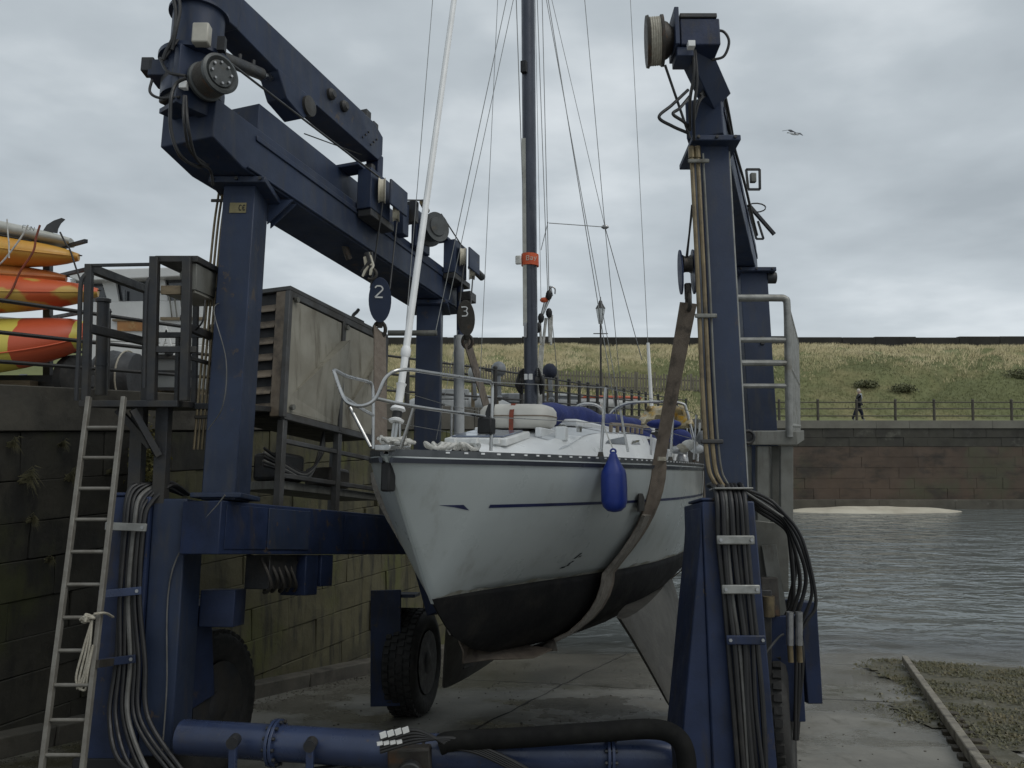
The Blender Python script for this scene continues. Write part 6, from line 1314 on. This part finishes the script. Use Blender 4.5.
# white cabin cruiser ashore behind
def cruiser():
    Y = 16.5; r = thing('cabin_cruiser', at(135, 405, Y), 'white cabin cruiser parked ashore behind the platform', 'cabin cruiser')
    A_ = lambda px, py, dy=0: at(px, py, Y+dy)
    def slabp(name, pts, dep, mt, par=r, dy=0, bev=.02): f = [A_(x, y, dy) for x, y in pts]; k = len(f); m = MB(); m.loft([f, [p+V(0, dep, 0) for p in f]]); return m.build(name, mt, par, bevel=bev)
    slabp('roof', ((66, 276), (74, 270), (205, 266), (206, 275), (78, 281)), 2.2, 'cruiser_white', dy=-.25)
    body = slabp('superstructure', ((80, 340), (78, 302), (204, 300), (206, 345)), 1.9, 'cruiser_white')
    for pts in (((70, 280), (76, 280), (80, 304), (76, 304)), ((101, 280), (115, 279), (119, 302), (108, 302)), ((147, 278), (164, 277), (168, 301), (150, 301)), ((192, 277), (204, 277), (204, 301), (193, 301))): slabp('pillar', pts, .08, 'cruiser_white', bev=.01)
    for pts in (((78, 280), (101, 280), (107, 302), (81, 302)), ((116, 279), (147, 278), (150, 301), (120, 301)), ((165, 277), (192, 277), (193, 301), (169, 301))):
        w = slabp('window', pts, .02, 'window_dark', dy=.1, bev=0)
    slabp('window_bar', ((123, 290), (125, 290), (125, 301), (123, 301)), .03, 'grey_plastic', bev=0)
    slabp('inner_wall', ((70, 279), (205, 277), (205, 300), (78, 302)), .05, 'grey_pale', dy=1.8, bev=0)
    slabp('hull', ((84, 341), (206, 345), (205, 385), (96, 385)), 2.0, 'cruiser_white', dy=-.12); slabp('wooden_side', ((117, 321), (152, 321), (152, 331), (117, 331)), .03, 'cruiser_wood', dy=-.04, bev=.005); slabp('wooden_rail', ((160, 317), (206, 317), (206, 320), (160, 320)), .05, 'timber', dy=-.06, bev=.005)
    slabp('wooden_rail', ((112, 319), (156, 319), (156, 321), (112, 321)), .05, 'timber', dy=-.06, bev=.005)
    for x in (172, 177, 183): MB().cyl(A_(x, 318, -.05), A_(x-4, 285, -.05), .015, n=6).build('rail_stay', 'galv_dull', r)
    for a, b in (((164, 324), (172, 352)), ((168, 330), (160, 350))): MB().bar(A_(*a, -.3), A_(*b, -.3), .06, .06).build('trestle', 'cruiser_white', r)
    for x in (95, 150, 200): MB().bar(A_(x, 384, .3), A_(x, 409, .3), .2, .2).build('chock', 'timber', r)
cruiser()
def tank():
    Y = 12.6; r = thing('grey_tank', at(178, 400, Y), 'grey steel tank on the quay seen through the platform', 'tank'); a = at(148, 357, Y); b = at(196, 389, Y)
    MB().fbox(V(0, 0, 0), V(1, 0, 0), V(0, 1, 0), V(0, 0, 1), a[0], b[0], Y, Y+.9, b[2], a[2]).build('body', 'tank_grey', r, bevel=.02)
    for py in (357, 372, 389): z = at(170, py, Y)[2]; MB().fbox(V(0, 0, 0), V(1, 0, 0), V(0, 1, 0), V(0, 0, 1), a[0]-.02, b[0]+.02, Y-.03, Y, z-.025, z+.025).build('band', 'dark_steel', r)
    for x in (a[0]+.1, b[0]-.1): MB().fbox(V(0, 0, 0), V(1, 0, 0), V(0, 1, 0), V(0, 0, 1), x-.06, x+.06, Y+.1, Y+.8, QUAY_Z-.03, b[2]).build('foot', 'timber', r)
    MB().ell(at(169, 352, Y), .07, .07, .08, 10, 7).build('filler_cap', 'tarp_dark', r); MB().box(at(161, 352, Y), .16, .1, .1).build('valve', 'grey_pale', r, bevel=.02)
tank()
def drum():
    Y = 12.0; r = thing('tarpaulin_bundle', at(118, 397, Y), 'dark rounded tarpaulin bundle behind the ladder top', 'tarpaulin'); rings = []
    for f in np.linspace(0, 1, 14):
        c = at(100+38*f, 378, Y); rr = .40*(1-.12*abs(2*f-1)**4)*(1+.03*math.sin(f*20)); rings.append([c+V(0, rr*math.cos(t), rr*.95*math.sin(t)*(1+.03*math.sin(3*t+f*9))) for t in np.linspace(0, 6.283, 19)[:-1]])
    MB().loft(rings).build('cover', 'tarp_dark', r, smooth=60)
    for x in (108, 128): c = at(x, 378, Y); MB().tube([c+V(0, .41*math.cos(t), .39*math.sin(t)) for t in np.linspace(0, 6.28, 24)[:-1]], .012, 6, loop=True).build('lashing', 'rope', r)
drum()
def bollard_post():
    r = thing('pipe_post', at(101, 393, 8.6), 'stout dark pipe post on the quay behind the platform corner', 'post'); MB().lathe(at(101, 395, 8.6), V(0, 0, 1), [(.06, 0), (.06, .95), (.075, .96), (.075, .99), (.05, 1.0)], 16).build('pipe', 'dark_steel', r)
    for h in (.3, .62): MB().lathe(at(101, 395, 8.6)+V(0, 0, h), V(0, 0, 1), [(.066, 0), (.066, .03)], 16).build('collar', 'dark_steel', r)
bollard_post()
r = thing('short_post', at(184, 394, 9.0), 'short capped pipe post beside the control box', 'post'); MB().lathe(at(184, 396, 9.0), V(0, 0, 1), [(.045, 0), (.045, .80), (.06, .82), (.055, .87), (.02, .89)], 14).build('pipe', 'dark_steel', r)

# ================================================================== BEHIND THE LEFT QUAY RAILING
def lamp_post():
    Y = 48; b = at(601, 400, Y); b[2] = QUAY_Z; tp = at(601, 312, Y); r = thing('street_lamp', b, 'old fashioned lamp post in front of the grassy bank', 'street lamp'); h = tp[2]-b[2]
    MB().lathe(b, V(0, 0, 1), [(.16, 0), (.16, .5), (.10, .6), (.075, .9), (.06, h*.5), (.05, h*.86), (.06, h*.87), (.04, h*.89)], 14).build('column', 'iron_post', r)
    MB().cyl(b+V(-.42, 0, h*.80), b+V(.42, 0, h*.80), .028, n=8).build('ladder_bar', 'iron_post', r)
    MB().lathe(b, V(0, 0, 1), [(.10, h*.89), (.25, h*1.03), (.25, h*1.032)], 6).build('lantern_glass', 'lamp_glass', r, smooth=0)
    MB().lathe(b, V(0, 0, 1), [(.29, h*1.033), (.12, h*1.08), (.10, h*1.10), (.04, h*1.11), (.03, h*1.14)], 12).build('hood', 'iron_post', r)
    for k in range(6): a = k*math.pi/3; MB().cyl(b+V(.10*math.cos(a), .10*math.sin(a), h*.89), b+V(.255*math.cos(a), .255*math.sin(a), h*1.033), .014, n=5).build('glazing_bar', 'iron_post', r)
lamp_post()
def dinghy(px, py, Y, Ln, wd, ht, rz, label, mt, mt2, up=False):
    c = at(px, py, Y); c[2] = QUAY_Z+.02; r = thing('dinghy', c, label, 'dinghy'); d = V(math.cos(rz), math.sin(rz), 0); s = V(-d[1], d[0], 0); rings = []; sg = -1 if up else 1
    base = c+V(0, 0, ht if up else 0)
    for f in np.linspace(0, 1, 18):
        e = (math.sin(math.pi*(.12+.88*f)))**.55 if f < 1 else .03; ring = []
        for t in np.linspace(0, math.pi, 11): ring.append(base+d*(f-.5)*Ln+s*wd/2*e*math.cos(t)+V(0, 0, sg*(ht*(1-.85*e*math.sin(t)**.7)+.0)))
        rings.append(ring)
    m = MB(); m.loft(rings, closed=False); m.add(rings[0], [tuple(range(11))]); o = m.build('hull', mt, r, smooth=60); o.modifiers.new('thickness', 'SOLIDIFY').thickness = .03
    for k in (0, 10): MB().tube([q[k] for q in rings], .05, 7).build('gunwale', mt2, r)
    if not up:
        for f in (6, 11): MB().bar(rings[f][1]-V(0, 0, .08), rings[f][9]-V(0, 0, .08), .2, .03).build('thwart', mt2, r)
dinghy(604, 392, 33, 3.2, 1.5, .75, .35, 'small white and orange inflatable boat behind the quay railing', 'cruiser_white', 'orange_boat')
dinghy(462, 400, 22, 3.0, 1.3, .6, -.3, 'grey upturned dinghy behind the white sleeved post', 'grey_pale', 'grey_plastic', True)
dinghy(540, 396, 27, 2.8, 1.3, .6, .2, 'dull grey dinghy behind the mast foot', 'grey_plastic', 'grey_pale')
def outboard(px, Y, s, label, mt):
    c = at(px, 400, Y); c[2] = QUAY_Z; r = thing('outboard_motor', c, label, 'outboard motor')
    MB().bar(c, c+V(0, 0, 1.0*s), .08, .08).build('stand', 'timber', r); MB().bar(c+V(-.25*s, 0, .02), c+V(.25*s, 0, .02), .07, .07).build('stand_foot', 'timber', r)
    MB().ell(c+V(.05*s, -.1, 1.22*s), .22*s, .26*s, .24*s, 14, 8).build('cowl', mt, r); MB().bar(c+V(.05*s, -.16, 1.05*s), c+V(.08*s, -.2, .42*s), .12*s, .16*s).build('shaft', 'grey_plastic', r, bevel=.02); MB().ell(c+V(.08*s, -.2, .38*s), .09*s, .22*s, .09*s, 10, 6).build('gearcase', 'grey_plastic', r)
    MB().cyl(c+V(0, .1, 1.15*s), c+V(-.35*s, .15, 1.22*s), .025, n=8).build('tiller', 'black', r)
for px, Y, s, lb, mt in ((497, 21.0, .85, 'grey outboard motor on a stand left of the mast', 'grey_plastic'), (548, 23.5, .95, 'navy outboard motor on a stand just right of the mast', 'cloth_navy'), (473, 19.5, .7, 'pale outboard motor on a stand by the white sleeved post', 'grey_pale')): outboard(px, Y, s, lb, mt)
for i, (px, Y, w, h, lb, mt) in enumerate(((452, 21, .8, .55, 'low pale crate left of the sleeved post', 'grey_pale'), (486, 23, 1.1, .45, 'dark low crate behind the railing left of the mast', 'tarp_dark'), (518, 25, .9, .6, 'grey fish box stack behind the mast', 'grey_plastic'), (566, 26, 1.3, .45, 'pale flat crate behind the railing right of the mast', 'grey_pale'), (582, 29, 1.2, .5, 'dark flat crate before the inflatable boat', 'tarp_dark'))):
    c = at(px, 400, Y); r = thing('crate', (c[0], Y, QUAY_Z), lb, 'crate', 'crates behind the quay railing')
    for z, a in ((.02, .0), (h*.52, .02)):
        MB().box((c[0]+a, Y, QUAY_Z+z+h*.24), w, .6, h*.46, .2*i).build('box', mt, r, bevel=.02)
        for s in (-1, 1): MB().box((c[0]+a+.3*w*s, Y-.31, QUAY_Z+z+h*.24), w*.2, .03, h*.1, .2*i).build('handle', 'black', r)

# ================================================================== PEOPLE AND GULL
def person(loc, face, label, joints, edges, matf, head, hairm, scarf=False):
    """one continuous skinned body; face = unit vector the figure looks along"""
    f = nrm(face); s = V(-f[1], f[0], 0); loc = np.array(loc, float)
    me = bpy.data.meshes.new('person'); pts = [tuple(f*a+s*b+V(0, 0, z)) for a, b, z, r in joints]; me.from_pydata(pts, edges, []); o = bpy.data.objects.new('person', me); COL.objects.link(o)
    sk = o.modifiers.new('skin', 'SKIN'); su = o.modifiers.new('sub', 'SUBSURF'); su.levels = su.render_levels = 1
    for i, (_, _, _, r) in enumerate(joints):
        v = me.skin_vertices[0].data[i]; rr = r if hasattr(r, '__len__') else (r, r); v.radius = rr; v.use_root = (i == 0)
    dg = bpy.context.evaluated_depsgraph_get(); em = bpy.data.meshes.new_from_object(o.evaluated_get(dg)); bpy.data.objects.remove(o)
    for mm in matf[0]: em.materials.append(M[mm])
    for p in em.polygons: p.material_index = matf[1](p.center); p.use_smooth = True
    o = bpy.data.objects.new('person', em); COL.objects.link(o); o.location = tuple(loc); tag(o, label, 'person')
    hd = f*head[0]+s*head[1]+V(0, 0, head[2])
    h = MB(); h.ell(loc+hd+V(0, 0, .02)-f*.02, .10, .10, .12, 12, 8); hm = h.build('hair', hairm, o, smooth=60)
    if hairm != 'hair_dark': hm.location = (0, 0, .012)
    fc_ = MB(); fc_.ell(loc+hd+f*.095+V(0, 0, -.01), .02, .02, .025, 8, 5); fc_.ell(loc+hd+f*.075+s*.035+V(0, 0, .02), .012, .012, .012, 6, 4); fc_.ell(loc+hd+f*.075-s*.035+V(0, 0, .02), .012, .012, .012, 6, 4); fc_.build('face', 'skin', o)
    if scarf: sc = MB(); sc.ell(loc+hd+V(0, 0, -.20)+f*.06, .10, .10, .09, 10, 6); sc.ell(loc+hd+V(0, 0, -.36)+f*.11, .06, .05, .14, 10, 6); sc.build('scarf', 'cloth_pale', o)
    return o
def body(stride, lean, armf):
    J = [(0, 0, .92, (.17, .14)), (lean*.3, 0, 1.15, (.17, .13)), (lean*.7, 0, 1.38, (.19, .13)), (lean, 0, 1.50, .07), (lean*1.1, 0, 1.58, .065), (lean*1.15, 0, 1.67, .095), (lean*1.15, 0, 1.74, .085),
         (0, .10, .84, .10), (stride*.4, .10, .50, .075), (stride*.5, .10, .12, .05), (stride*.5+.14, .11, .045, .04), (0, -.10, .84, .10), (-stride*.35, -.10, .50, .075), (-stride*.7, -.10, .13, .05), (-stride*.7+.14, -.11, .045, .04),
         (lean*.8, .22, 1.42, .07), (lean+armf*.4, .27, 1.16, .06), (lean+armf, .24, .96, .045), (lean+armf+.06, .22, .88, .038), (lean*.8, -.22, 1.42, .07), (lean-armf*.2, -.27, 1.15, .06), (lean+armf*.3, -.25, .93, .045), (lean+armf*.3+.04, -.24, .85, .038)]
    E = [(0, 1), (1, 2), (2, 3), (3, 4), (4, 5), (5, 6), (0, 7), (7, 8), (8, 9), (9, 10), (0, 11), (11, 12), (12, 13), (13, 14), (2, 15), (15, 16), (16, 17), (17, 18), (2, 19), (19, 20), (20, 21), (21, 22)]
    return J, E
def dress(coat, trouser, hem, skin='skin', shoe='shoe_pale'):
    def fn(c):
        if c[2] < .10: return 3
        if c[2] > 1.56: return 2
        if c[2] < .92 and abs(c[0])+abs(c[1]) > .2 and c[2] > .80 and c[2] < .90: return 2 if abs(c[0]) > .24 else (0 if c[2] > hem else 1)
        return 0 if c[2] > hem else 1
    return [coat, trouser, skin, shoe], fn
zf_ = QUAY_Z-.03
J, E = body(.46, .05, .16); J = [(a, b, z, (r[0]*1.55, r[1]*1.6) if hasattr(r, '__len__') else r*(1.45 if .3 < z < 1.45 else 1.2)) for a, b, z, r in J]
person((at(858.5, 419, 47.5)[0], 47.5, zf_), V(.96, -.28, 0), 'person with pale hair, dark coat and light scarf walking behind the far railing', J, E, dress('cloth_dark', 'cloth_navy', .62), (.057, 0, 1.69), 'hair_pale', True)
def gull():
    c = at(794, 133.5, 38); r = thing('gull', c, 'gull gliding with spread wings against the grey sky', 'gull')
    m = MB(); m.lathe(c-V(.20, 0, -.02), V(.40, .05, -.05), [(.01, 0), (.045, .06), (.065, .16), (.06, .26), (.04, .34), (.045, .38), (.03, .43), (.008, .47)], 12); m.build('body', 'gull_white', r, smooth=60)
    for s, tip, mid in ((1, V(-.48, .15, .17), V(-.20, .05, .19)), (-1, V(.30, -.3, -.20), V(.16, -.15, -.03))):
        m = MB(); P = [c+V(0, 0, .03), c+mid, c+tip]; ch = [.16, .13, .03]
        m.loft([[p+V(w*.6, -w*.2, 0), p+V(0, 0, .014), p-V(w*.6, -w*.2, .0), p-V(0, 0, .006)] for p, w in zip(P, ch)]); m.build('wing', 'gull_grey', r, smooth=60)
    m = MB(); m.loft([[c-V(.18, .0, -.02)+V(0, .03, 0), c-V(.18, 0, -.02)-V(0, .03, 0), c-V(.18, 0, -.03)], [c-V(.32, -.07, -.035), c-V(.32, .07, -.035), c-V(.32, 0, -.045)]]); m.build('tail', 'gull_white', r); m = MB(); m.lathe(c+V(.22, .02, -.01), V(1, .1, -.15), [(.014, 0), (.004, .06)], 6); m.build('beak', 'sign_yellow', r)
gull()
